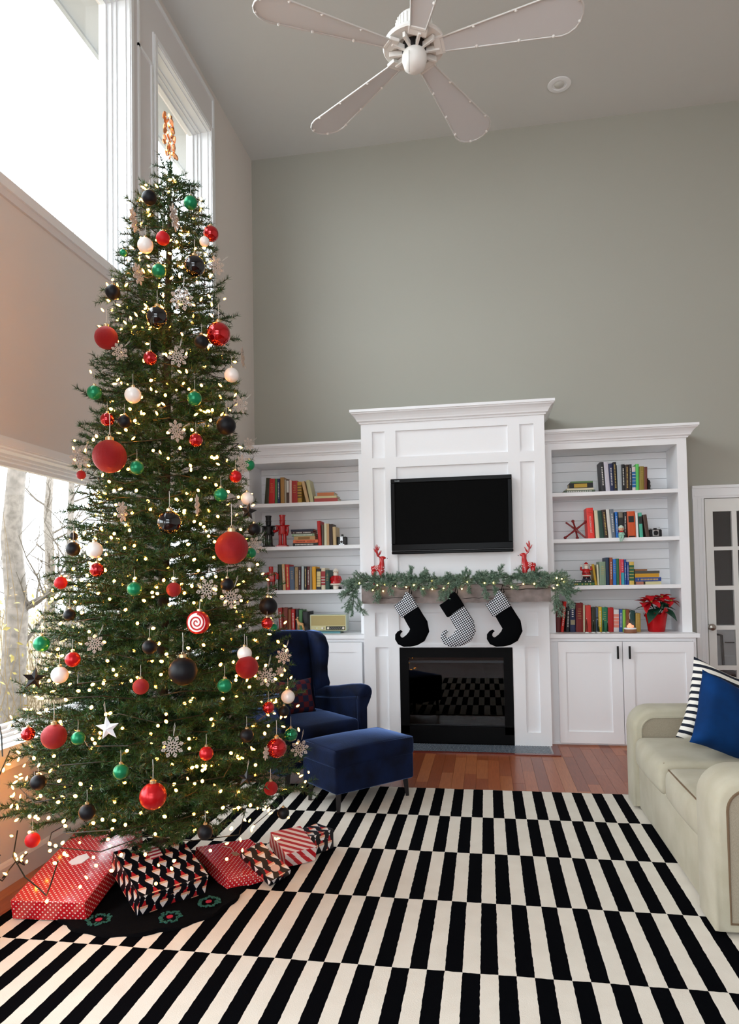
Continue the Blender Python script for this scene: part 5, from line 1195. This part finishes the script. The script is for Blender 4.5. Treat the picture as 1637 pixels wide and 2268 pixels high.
for p, d, L in (((-1.10, 5.80, 1.36), (-.8, -.1, -.55), .17), ((-1.12, 5.80, 1.32), (-.45, 0, -1), .19), ((-1.1, 5.8, 1.30), (.35, -.1, -1), .20), ((-1.12, 5.8, 1.28), (-.1, 0, -1), .17), ((-1.1, 5.8, 1.38), (-1, 0, .05), .13), ((-1.12, 5.8, 1.22), (-.7, 0, -.7), .1),
                ((-.92, 5.755, 1.36), (.05, -.1, -1), .14), ((-.88, 5.755, 1.36), (-.2, -.1, -1), .10), ((-.55, 5.76, 1.37), (.3, -.15, -.6), .10), ((-.33, 5.755, 1.37), (-.35, -.1, -1), .15), ((-.30, 5.755, 1.37), (-.1, -.1, -1), .12), ((-.02, 5.755, 1.37), (.15, -.1, -1), .13), ((.05, 5.755, 1.37), (.35, -.1, -.9), .10), ((-.15, 5.76, 1.37), (.1, -.1, -1), .08),
                ((.56, 5.79, 1.38), (.7, -.1, -.8), .17), ((.60, 5.79, 1.34), (.35, 0, -1), .2), ((.57, 5.79, 1.33), (.0, 0, -1), .24), ((.62, 5.79, 1.36), (.8, 0, -.6), .12), ((.55, 5.79, 1.30), (-.05, 0, -1), .16), ((-.62, 5.86, 1.42), (-.2, 0, 1), .11), ((-.66, 5.86, 1.42), (.3, 0, .9), .10), ((.1, 5.85, 1.43), (.3, 0, .8), .10), ((-.2, 5.85, 1.42), (.4, 0, .7), .09)):
    spray(np.array(p), d, L, 9)
for k in range(46):
    spray(np.array([-1.05+1.6*k/45+rg_.normal()*.01, 5.765, 1.385+rg_.normal()*.012]), (rg_.choice([-1, 1])*.8+rg_.normal()*.3, -.25, rg_.uniform(-.55, .25)), rg_.uniform(.07, .12), 6)
V_, n_ = needles(segs, 1300, .018, .0032, rg_, .8)
fo = tri_mesh('garland_needles', V_, n_, GN, gn); fo.matrix_parent_inverse = Matrix.Translation((-GB[0], -GB[1], -GB[2])); fo['kind'] = 'stuff'
tl(gn, stm, 'stem', mat('branch_stem', '#2f2a18', .8), GB)
gls = thing('garland_lights', 'string of small warm lights woven through the mantel garland', 'fairy lights', GB)
gb = mat('garland_bulb', '#ffe9b8', emis='#ffcf70', es=14); gbm = bulb_mesh(.9).build('bulb', gb, smooth=60); GBM = gbm.data; bpy.data.objects.remove(gbm)
LP = [(-1.06, 1.385), (-.945, 1.33), (-.905, 1.368), (-.86, 1.325), (-.84, 1.372), (-.75, 1.36), (-.66, 1.345), (-.60, 1.365), (-.52, 1.335), (-.45, 1.405), (-.44, 1.33), (-.35, 1.335), (-.31, 1.375), (-.205, 1.325), (-.155, 1.385), (-.02, 1.375), (.06, 1.38), (.20, 1.335), (.30, 1.36), (.38, 1.355), (.53, 1.325), (.56, 1.345), (.56, 1.41), (.60, 1.395), (.62, 1.375)]
for k, (x, z) in enumerate(LP):
    q = bpy.data.objects.new('bulb', GBM); COL.objects.link(q); q.parent = gls; q.location = (x-GB[0], 5.755-GB[1]-.012*(k % 3), z-GB[2]); q.rotation_euler = (k, k*2, 0)
tl(gls, MB().tube([(x, 5.768, z-.004) for x, z in LP], .0018, 4), 'wire', wirem, GB)
# stockings --------------------------------------------------------------
def _check(c1, c2, s_):
    def f(g, b):
        x, y, z = g.xyz('Object'); a = .55; k = 2*PI/s_
        u = g.m('ADD', g.m('MULTIPLY', x, math.cos(a)), g.m('MULTIPLY', z, math.sin(a))); v = g.m('SUBTRACT', g.m('MULTIPLY', z, math.cos(a)), g.m('MULTIPLY', x, math.sin(a)))
        p = g.m('ADD', g.m('SINE', g.m('MULTIPLY', u, k)), g.m('SINE', g.m('MULTIPLY', v, k)))
        g.nt.links.new(g.mix(g.m('GREATER_THAN', p, .12), lin(c1), lin(c2)), b.inputs['Base Color'])
    return f
ht = mat('houndstooth', rough=.85, fn=_check('#0c0e14', '#dfe2ea', .0165)); bf = mat('black_felt', '#030406', .95, spec=.1)
def stocking(label, dx, leg, cuff):
    o = thing('stocking', label, 'stocking', (dx, 5.742, 1.28), group='stockings hanging from the mantel beam')
    S = [(.116, 1.168, .075), (.140, 1.125, .077), (.165, 1.08, .078), (.192, 1.035, .080), (.200, .99, .081), (.180, .950, .078), (.145, .922, .066), (.105, .903, .052), (.065, .893, .041), (.035, .902, .033), (.018, .925, .027), (.016, .950, .022), (.028, .971, .016), (.045, .982, .011), (.056, .978, .004)]
    pts = [(x, 0, z-1.28) for x, z, w_ in S]; hw = [w_ for x, z, w_ in S]
    m_ = MB(); m_.tube(pts, hw, 20, flat=[min(.018, .30*q+.003) for q in hw], up=(0, 1, 0))
    m_.build('leg', leg, o, smooth=70)
    c = MB(); c.tube([(.058, 0, -.036), (.060, 0, -.037), (.090, 0, -.087), (.1195, 0, -.136), (.121, 0, -.138)], [.080, .087, .087, .086, .080], 20, flat=[.014, .021, .022, .021, .014], up=(0, 1, 0))
    c.build('cuff', cuff, o, smooth=40)
    MB().tube([(.122, .006, -.012), (.140, .0, .02), (.128, .0, .075), (.116, .008, .02)], .004, 6).build('hanging_loop', bf, o)
stocking('black curly-toed stocking with checked cuff, left one of the three on the mantel', -.756, bf, ht)
stocking('black and white checked curly-toed stocking with black cuff, middle one on the mantel', -.375, ht, bf)
stocking('black curly-toed stocking with checked cuff, right one of the three on the mantel', 0, bf, ht)
# ================================================================ furniture
velv = mat('navy_velvet', '#040a1c', .8, sheen=1.0, spec=.2, noise=(6, '#0a1a3c'), bump=(120, .25)); legm = mat('dark_leg', '#131012', .4)
velv.node_tree.nodes['Principled BSDF'].inputs['Sheen Roughness'].default_value = .28
velv.node_tree.nodes['Principled BSDF'].inputs['Sheen Tint'].default_value = (.28, .46, 1, 1)
# ottoman: local x along its long side
ot = thing('ottoman', 'navy velvet footstool with dark tapered legs in front of the armchair', 'footstool', (-.842, 4.432, .008), (0, 0, R_(46)))
MB().rbox((0, 0, .20), (.305, .195, .085), .018, 3).build('base_box', velv, ot, smooth=60)
cu = MB().rbox((0, 0, .325), (.310, .200, .058), .024, 3, (0, 0, .032)).build('cushion', velv, ot, smooth=60)
pp = [(sx*.298, sy*.188) for sx, sy in ((-1, -1), (1, -1), (1, 1), (-1, 1))]
MB().tube([(x, y, .378) for x, y in pp], .005, 6, True).build('piping', velv, cu, smooth=60)
for sx in (-1, 1):
    for sy in (-1, 1): MB().tube([(sx*.26, sy*.155, .13), (sx*.27, sy*.163, 0)], [.024, .014], 4).build('leg', legm, ot)
# wing chair: local -y is its front, x to its side
wc = thing('wing_chair', 'navy velvet wing armchair behind the footstool, beside the tree', 'armchair', (-1.37, 4.88, .008), (0, 0, R_(46.5)))
MB().rbox((0, -.02, .235), (.30, .34, .085), .03, 3).build('seat_base', velv, wc, smooth=60)
MB().rbox((0, -.07, .375), (.268, .335, .062), .035, 3, (0, .012, .02)).build('seat_cushion', velv, wc, smooth=60)
b = MB().at((0, .275, .66), (R_(-9), 0, 0)); b.rbox((0, 0, 0), (.29, .062, .36), .045, 3, (0, .02, .015)).build('backrest', velv, wc, smooth=60)
for sx in (-1, 1):
    # wing: curved ear from the back, (depth y, height z)
    pw = [(.36, .99), (.30, 1.02), (.20, 1.012), (.13, .975), (.095, .91), (.10, .83), (.125, .74), (.135, .66), (.11, .60), (.20, .52), (.34, .52)]
    n = len(pw); V = []; 
    for t, inset in ((-.042, .022), (-.030, .0), (.030, .0), (.042, .022)):
        cy = sum(p[0] for p in pw)/n; cz = sum(p[1] for p in pw)/n
        for (y, z) in pw:
            d = Vector((cy-y, cz-z)).normalized()*inset; V.append((sx*(.302+.02*(1.0-min(1, (z-.5)/.5)))+t+sx*.02*max(0, (.3-y)), y+d.x, z+d.y))
    F = [tuple(range(n)), tuple(reversed(range(3*n, 4*n)))]+[(j*n+k, (j+1)*n+k, (j+1)*n+(k+1) % n, j*n+(k+1) % n) for j in range(3) for k in range(n)]
    if sx: MB().add(V, F).build('wing', velv, wc, smooth=75)
    # arm: panel and rolled top
    pa = [(.30, .12), (-.34, .12), (-.345, .30), (-.35, .50), (-.355, .585), (-.2, .56), (0, .53), (.30, .50)]
    MB().prism([(y, z) for y, z in pa], sx*.275, sx*.345, 'x').build('arm_panel', velv, wc, bevel=.015)
    roll = [(sx*.318, .26, .54), (sx*.322, .12, .555), (sx*.328, -.05, .572), (sx*.334, -.22, .596), (sx*.337, -.32, .604), (sx*.337, -.372, .600), (sx*.337, -.385, .597)]
    MB().tube(roll, [.040, .045, .050, .056, .060, .060, .048], 18).build('arm_roll', velv, wc, smooth=70)
    MB().prism([(sx*.275, .14), (sx*.350, .14), (sx*.352, .50), (sx*.39, .57), (sx*.375, .63), (sx*.33, .655), (sx*.285, .63), (sx*.276, .56)][::(1 if sx > 0 else -1)], -.380, -.345, 'y').build('arm_front', velv, wc, bevel=.012)
    for sy, t in ((-.30, 0), (.28, .04)): MB().tube([(sx*.26, sy, .16), (sx*.27, sy+t*1.0, 0)], [.026, .015], 4).build('leg', legm, wc)
# tartan cushion on the chair
def _tart(g, b):
    x, y, z = g.xyz('Object'); s1 = g.m('GREATER_THAN', g.m('SINE', g.m('MULTIPLY', x, 75)), .1); s2 = g.m('GREATER_THAN', g.m('SINE', g.m('MULTIPLY', z, 75)), .1)
    g.nt.links.new(g.mix(s2, g.mix(s1, lin('#0e1434'), lin('#54101e')), g.mix(s1, lin('#560d1a'), lin('#171130'))), b.inputs['Base Color'])
def pillow_mb(W, H, T, n=18, pinch=.12):
    V = []; idx = {}
    for sgn in (1, -1):
        for j in range(n+1):
            for i in range(n+1):
                u, v = -1+2*i/n, -1+2*j/n; bx_ = 1-pinch*(1-v*v)*0 
                ed = (1-u**4)*(1-v**4); t = T*math.sqrt(max(ed, 0))
                px_ = u*W*(1-pinch*(1-abs(v)**1.5)*abs(u)**3); pz_ = v*H*(1-pinch*(1-abs(u)**1.5)*abs(v)**3)
                key = (i, j) if i in (0, n) or j in (0, n) else (i, j, sgn)
                if key not in idx: idx[key] = len(V); V.append((px_, sgn*-t+.004*math.sin(u*7+v*3), pz_))
    F = []
    for sgn in (1, -1):
        for j in range(n):
            for i in range(n):
                q = []
                for a, c in ((i, j), (i+1, j), (i+1, j+1), (i, j+1)):
                    q.append(idx.get((a, c, sgn), idx.get((a, c))))
                F.append(tuple(q if sgn > 0 else q[::-1]))
    return MB().add(V, F)
tc_ = thing('tartan_cushion', 'small red and blue tartan cushion in the navy armchair', 'cushion', (-1.385, 4.86, .575), (R_(-14), 0, R_(46)))
pillow_mb(.16, .13, .05).build('cover', mat('tartan', rough=.9, fn=_tart), tc_, smooth=70)

# sofa ---------------------------------------------------------------
suede = mat('beige_suede', '#b9b4a0', .9, sheen=.1, noise=(7, '#aea892'), bump=(160, .2))
def _linen(g, b):
    tc = g.n('ShaderNodeTexCoord'); mp = g.n('ShaderNodeMapping'); mp.inputs['Scale'].default_value = (420, 420, 60); g.nt.links.new(tc.outputs['Object'], mp.inputs[0])
    m2 = g.n('ShaderNodeMapping'); m2.inputs['Scale'].default_value = (60, 60, 420); g.nt.links.new(tc.outputs['Object'], m2.inputs[0])
    a = g.n('ShaderNodeTexNoise'); c = g.n('ShaderNodeTexNoise'); g.nt.links.new(mp.outputs[0], a.inputs[0]); g.nt.links.new(m2.outputs[0], c.inputs[0])
    v = g.m('MULTIPLY', g.m('ADD', a.outputs[0], c.outputs[0]), .5); r = g.n('ShaderNodeMapRange'); r.inputs[1].default_value = .38; r.inputs[2].default_value = .62; g.nt.links.new(v, r.inputs[0])
    g.nt.links.new(g.mix(r.outputs[0], lin('#857c6b'), lin('#b0a793')), b.inputs['Base Color'])
linen = mat('linen_weave', rough=.95, fn=_linen); pipm = mat('piping_brown', '#6e5a44', .7)
so = thing('sofa', 'beige loveseat with linen side panels and rounded arms on the rug edge', 'sofa', (.86, 3.75, .008))
def arm_outline(x0, ztop, r, x1, off=0.0):
    P = [(x0+off, .012+off), (x0+off, ztop-r)]
    for k in range(1, 9):
        a = PI-PI/2*k/8; P.append((x0+r+(r-off)*math.cos(a), ztop-r+(r-off)*math.sin(a)))
    P += [(x1-off, ztop+.015-off), (x1-off, .012+off)]
    return P
for (y0, y1, zt, tw) in ((-.87, -.60, .615, 0), (.63, .87, .60, 0)):
    P = arm_outline(-.012, zt, .13, .95); am = MB()
    n = len(P); V = []; ks = [(0, .030), (.012, .012), (.035, 0), (y1-y0-.035, 0), (y1-y0-.012, .012), (y1-y0, .030)]
    for t, ins in ks:
        Q = arm_outline(-.012, zt, .13, .95, ins*.8); V += [(x, y0+t, max(z, .0)) for x, z in Q]
    F = [tuple(range(n)), tuple(reversed(range(5*n, 6*n)))]+[(j*n+k, (j+1)*n+k, (j+1)*n+(k+1) % n, j*n+(k+1) % n) for j in range(5) for k in range(n)]
    arm = am.add(V, F).build('arm', suede, so, smooth=70)
    for yy, sg in ((y0, -1), (y1, 1)):
        Q = arm_outline(-.012, zt, .13, .95, .050)
        MB().prism(Q, yy-.003 if sg < 0 else yy-.01, yy+.01 if sg < 0 else yy+.003).build('side_panel', linen, arm)
        MB().tube([(x, yy+sg*.002, z) for x, z in arm_outline(-.012, zt, .13, .95, .047)], .0055, 6, True).build('piping', pipm if sg < 0 and y0 < 0 else suede, arm, smooth=60)
MB().rbox((.43, .015, .145), (.415, .63, .14), .02, 2).build('skirt_base', suede, so, smooth=60)
MB().rbox((.36, -.315, .345), (.355, .293, .085), .045, 4, (.018, 0, .018)).build('seat_cushion', suede, so, smooth=60)
MB().rbox((.36, .322, .352), (.365, .305, .088), .045, 4, (.022, 0, .02)).build('seat_cushion', suede, so, smooth=60)
for (yc, hw, z) in ((-.315, .27, .4225), (.322, .28, .4325)):
    MB().tube([(.022, yc-hw, z-.003), (.018, yc, z), (.022, yc+hw, z-.003)], .004, 6).build('seam', pipm, so)
MB().rbox((.86, 0, .44), (.12, .82, .43), .06, 3).build('back', suede, so, smooth=60)
for yc in (-.31, .31): MB().rbox((.68, yc, .62), (.09, .30, .21), .07, 3, (.03, 0, 0)).build('back_cushion', suede, so, smooth=60)
def _strp(g, b):
    x, y, z = g.xyz('Object'); g.nt.links.new(g.mix(g.m('GREATER_THAN', g.m('FRACT', g.m('DIVIDE', g.m('ADD', z, g.m('MULTIPLY', g.m('SINE', g.m('MULTIPLY', x, 9)), .004)), .0385)), .56), lin('#e9e6dc'), lin('#131b2a')), b.inputs['Base Color'])
sp_ = thing('striped_pillow', 'navy and cream striped pillow leaning in the far corner of the sofa', 'pillow', (1.305, 4.16, .640), (R_(-13), R_(22), R_(12)))
pillow_mb(.25, .235, .07).build('cover', mat('stripe_cotton', rough=.9, fn=_strp), sp_, smooth=70)
bp = thing('blue_pillow', 'royal blue velvet pillow lying in front of the striped pillow on sofa', 'pillow', (1.275, 3.93, .628), (R_(-20), R_(25), R_(14)))
bl = mat('blue_velvet', '#022a58', .85, spec=.2, noise=(8, '#03356c'))
pillow_mb(.232, .205, .08).build('cover', bl, bp, smooth=70)

# ================================================================ ceiling fan
FZ = 4.0; fan = thing('ceiling_fan', 'white five-blade ceiling fan with fabric blades on a long rod', 'ceiling fan', (-.292, 3.319, FZ))
fw = mat('fan_white', '#e6e5e0', .4); fc = mat('blade_cloth', '#d2d5d6', .9); wr_ = mat('blade_wire', '#d4d3cf', .35, .3)
MB().tube([(0, 0, .12), (0, 0, 1.69)], .016, 12).build('down_rod', fw, fan, smooth=60)
MB().lathe([(.075, 1.698), (.075, 1.66), (.03, 1.62), (.017, 1.61)], 24).build('ceiling_canopy', fw, fan, smooth=50)
MB().lathe([(.02, .19), (.05, .185), (.080, .165), (.088, .14), (.088, .07), (.08, .05)], 32).build('motor_housing', fw, fan, smooth=40)
for k in range(30):
    a = 2*PI*k/30; MB().at((0, 0, .0), (0, 0, a)).bbox((.086, -.003, .065), (.092, .003, .150), .001).build('vent_fin', fw, fan)
for k in range(24):
    a = 2*PI*k/24; pass
MB().lathe([(.085, .055), (.150, .045), (.155, .030), (.150, .022), (.085, .028), (.080, .04)], 36).build('flywheel', fw, fan, smooth=40)
MB().lathe([(.06, .055), (.06, .0)], 20).build('hub_core', mat('hub_dark', '#1c1c1c', .6), fan)
for k in range(10):
    a = 2*PI*k/10; MB().at((0, 0, 0), (0, 0, a)).bbox((.035, -.007, -.004), (.125, .007, .022), .002).build('spoke', fw, fan)
MB().lathe([(.052, .01), (.060, -.012), (.062, -.035), (.052, -.070), (.03, -.088), (0, -.093)], 32).build('switch_housing', fw, fan, smooth=60)
MB().tube([(-.02, -.062, -.03), (-.021, -.066, -.14)], .0015, 5).build('pull_chain', chrome, fan)
def blade_outline(n=9):
    P = [(.135, -.036)]
    P += [(.135+(.58)*k/6, -(.036+.069*k/6)) for k in range(1, 6)]
    for k in range(n+1):
        a = -PI/2+PI*k/n; P.append((.695+.105*math.cos(a), .105*math.sin(a)))
    P += [(.135+(.58)*k/6, (.036+.069*k/6)) for k in range(5, 0, -1)]+[(.135, .036)]
    return P
for ang in (-148.7, -7.6, 67.1, 139.9, -76.5):
    br_ = empty('blade', (0, 0, .03), (R_(-9), 0, R_(ang))); br_.rotation_mode = 'XYZ'; br_.parent = fan
    # pitch about the blade's own axis
    br_.matrix_local = Matrix.Translation((0, 0, .012)) @ Matrix.Rotation(R_(ang), 4, 'Z') @ Matrix.Rotation(R_(-12), 4, 'X')
    P = blade_outline()
    MB().prism([(x, y*.93) for x, y in P], -.0012, .0012, 'z').build('cloth_panel', fc, br_)
    MB().tube([(x, y, -.002) for x, y in P], .0048, 8, True).build('wire_frame', wr_, br_, smooth=60)
    MB().bbox((.10, -.046, -.006), (.150, .046, .010), .003).build('blade_bracket', fw, br_)
    for (x, y) in ((.3, .054), (.5, .079), (.66, .101), (.78, .055), (.78, -.055), (.66, -.101), (.5, -.079), (.3, -.054)):
        MB().sphere((x, y*.95, -.003), .008, 8, 5).build('clip', fw, br_, smooth=60)

# ================================================================ gifts
def _uv(g):
    t = g.n('ShaderNodeTexCoord'); q = g.n('ShaderNodeSeparateXYZ'); g.nt.links.new(t.outputs['UV'], q.inputs[0]); return q.outputs[0], q.outputs[1]
def _dots(s_, base='#c2202a', dot='#f0dcd6'):
    def f(g, b):
        u, v = _uv(g); r2 = .7071
        a = g.m('DIVIDE', g.m('MULTIPLY', g.m('ADD', u, v), r2), s_); c = g.m('DIVIDE', g.m('MULTIPLY', g.m('SUBTRACT', u, v), r2), s_)
        da = g.m('SUBTRACT', g.m('FRACT', a), .5); dc = g.m('SUBTRACT', g.m('FRACT', c), .5)
        d = g.m('SQRT', g.m('ADD', g.m('MULTIPLY', da, da), g.m('MULTIPLY', dc, dc)))
        g.nt.links.new(g.mix(g.m('LESS_THAN', d, .21), lin(base), lin(dot)), b.inputs['Base Color'])
    return f
def _gnome(W, H):
    def f(g, b):
        u, v = _uv(g); ru = g.m('DIVIDE', u, W); col = g.m('FLOOR', ru); par = g.m('FLOORED_MODULO', col, 2.0)
        x = g.m('ABSOLUTE', g.m('SUBTRACT', g.m('FRACT', ru), .5)); y = g.m('FRACT', g.m('ADD', g.m('DIVIDE', v, H), g.m('MULTIPLY', par, .5)))
        hat = g.m('MULTIPLY', g.m('GREATER_THAN', y, .56), g.m('LESS_THAN', x, g.m('MULTIPLY', g.m('SUBTRACT', 1.0, y), .56)))
        face = g.m('MULTIPLY', g.m('MULTIPLY', g.m('LESS_THAN', y, .58), g.m('GREATER_THAN', y, .42)), g.m('LESS_THAN', x, .37))
        beard = g.m('MULTIPLY', g.m('LESS_THAN', y, .44), g.m('LESS_THAN', x, g.m('MULTIPLY', g.m('SUBTRACT', y, .06), .98)))
        pom = g.m('LESS_THAN', g.m('ADD', g.m('MULTIPLY', x, x), g.m('MULTIPLY', g.m('SUBTRACT', y, .98), g.m('SUBTRACT', y, .98))), .004)
        c = g.mix(hat, lin('#0d0f17'), lin('#b3242a')); c = g.mix(face, c, lin('#e6b495')); c = g.mix(beard, c, lin('#e9e6e6')); c = g.mix(pom, c, lin('#e9e6e6'))
        g.nt.links.new(c, b.inputs['Base Color'])
    return f
def _candy(s_):
    def f(g, b):
        u, v = _uv(g); g.nt.links.new(g.mix(g.m('GREATER_THAN', g.m('FRACT', g.m('DIVIDE', g.m('ADD', u, v), s_)), .5), lin('#e3d3d0'), lin('#b5202a')), b.inputs['Base Color'])
    return f
dots = mat('dotted_paper', rough=.16, coat=.5, fn=_dots(.0165)); gnom = mat('bearded_men_paper', rough=.35, fn=_gnome(.048, .080)); gn2 = mat('bearded_men_paper_small', rough=.35, fn=_gnome(.048, .080)); candy = mat('candy_stripe_paper', rough=.3, fn=_candy(.052))
def gift(label, corner, yaw, W, L, H, pitch, roll, m_, tagc=None, ribbon=None):
    o = thing('wrapped_gift', label, 'gift', corner, (0, 0, 0))
    o.matrix_world = Matrix.Translation(corner) @ Matrix.Rotation(R_(yaw), 4, 'Z') @ Matrix.Rotation(R_(pitch), 4, 'X') @ Matrix.Rotation(R_(roll), 4, 'Y')
    MB().box((0, 0, 0), (W, L, H)).build('wrapped_box', m_, o, uv=True, bevel=.003)
    fm = MB().box((W*.28, -.0012, H*.02), (W*.72, .0, H*.62)).build('folded_flap', m_, o, uv=True)
    return o
tagm = mat('gift_tag_white', '#eeeef2', .4)
g1 = gift('red white-dotted gift at far left with a silver white tag, beside the wall', (-1.995, 2.655, .010), 4, .325, .57, .085, 10.5, 0, dots)
MB().prism([(.105, .275), (.135, .255), (.172, .27), (.186, .315), (.158, .342), (.126, .325)], .0855, .089, 'z').build('gift_tag', tagm, g1)
g2 = gift('big gift in black paper with red-hatted bearded faces under the tree', (-1.475, 2.735, .012), 51, .315, .31, .10, 20, 0, gnom)
tg = MB().prism([(.13, .19), (.185, .20), (.19, .265), (.15, .275), (.125, .25)], .1012, .1035, 'z').build('gift_tag', mat('striped_tag', rough=.5, fn=lambda g, b: g.nt.links.new(g.mix(g.m('GREATER_THAN', g.m('SINE', g.m('MULTIPLY', g.xyz()[1], 300)), 0.0), lin('#e8dfe0'), lin('#a02038')), b.inputs['Base Color'])), g2)
MB().tube([(.155, .27, .1035), (.16, .31, .106), (.158, .34, .104)], .0015, 4).build('tag_string', strm, tg)
g3 = gift('red white-dotted gift in the middle under the tree, lit orange', (-1.190, 3.015, .010), 47, .30, .36, .06, 6, 6, dots)
MB().box((.13, .20, .0605), (.16, .235, .063)).build('gift_tag', mat('kraft_tag', '#8c6a50', .6), g3)
MB().tube([(.145, .235, .063), (.15, .28, .066), (.12, .32, .063)], .0015, 4).build('tag_string', strm, g3)
g4 = gift('small flat gift with red-hatted bearded faces leaning on the striped one', (-1.010, 3.085, .012), 60, .125, .225, .03, 22, -8, gn2)
MB().lathe([(.022, .0305), (.022, .032), (0, .032)], 20, (.07, .05, 0)).build('round_sticker', mat('sticker', '#d9b8a8', .5), g4)
g5 = gift('red and white candy-striped gift behind the small bearded-face gift', (-1.005, 3.30, .010), 40, .17, .20, .075, 14, 0, candy)
g6 = gift('gift with bearded faces under the low right branches near the armchair', (-.905, 3.455, .010), 55, .15, .13, .10, 0, 0, gn2)
# tree skirt: dark needlepoint cloth under the gifts
sk = thing('tree_skirt', 'black tree skirt with embroidered wreaths under the tree and gifts', 'tree skirt', (-1.53, 3.0, .008))
V = [(0, 0, .012)]; n = 96
for ring_i, rr in enumerate((.2, .30, .37, .405, .41)):
    for k in range(n):
        a = 2*PI*k/n; r = rr*(1+.035*abs(math.sin(a*9)) if rr > .3 else 1); r = r if math.sin(a) > -.2 else r*1.0
        x = r*math.cos(a); x = max(x, XL+.03+1.53)
        V.append((x, r*math.sin(a)*1.02, (.010+.006*math.sin(a*7+ring_i)) if rr < .41 else 0))
F = [(0, 1+k, 1+(k+1) % n) for k in range(n)]+[(1+j*n+k, 1+(j+1)*n+k, 1+(j+1)*n+(k+1) % n, 1+j*n+(k+1) % n) for j in range(4) for k in range(n)]
MB().add(V, F).build('cloth', mat('black_needlepoint', '#040508', .95, spec=.1, bump=(350, .8)), sk, smooth=60)
wg = mat('stitch_green', '#164a32', .9, noise=(120, '#2c6a66')); wrd = mat('stitch_red', '#b02038', .9)
for k, dg in enumerate((-104, -52, -20, 20, 60, 110)):
    a = R_(dg); cx, cy = .33*math.cos(a), .34*math.sin(a); q = MB(); rq = random.Random(k)
    for j in range(26):
        t = 2*PI*j/26; r = .043*rq.uniform(.75, 1.15); q.at((cx+r*math.cos(t), cy+r*math.sin(t), .0155), (0, 0, rq.uniform(0, 3))).box((-.008, -.004, 0), (.008, .004, .003))
    q.build('embroidered_wreath', wg, sk); MB().at((cx, cy, .0155)).lathe([(.014, 0), (.014, .003), (0, .003)], 8).build('embroidered_rose', wrd, sk)
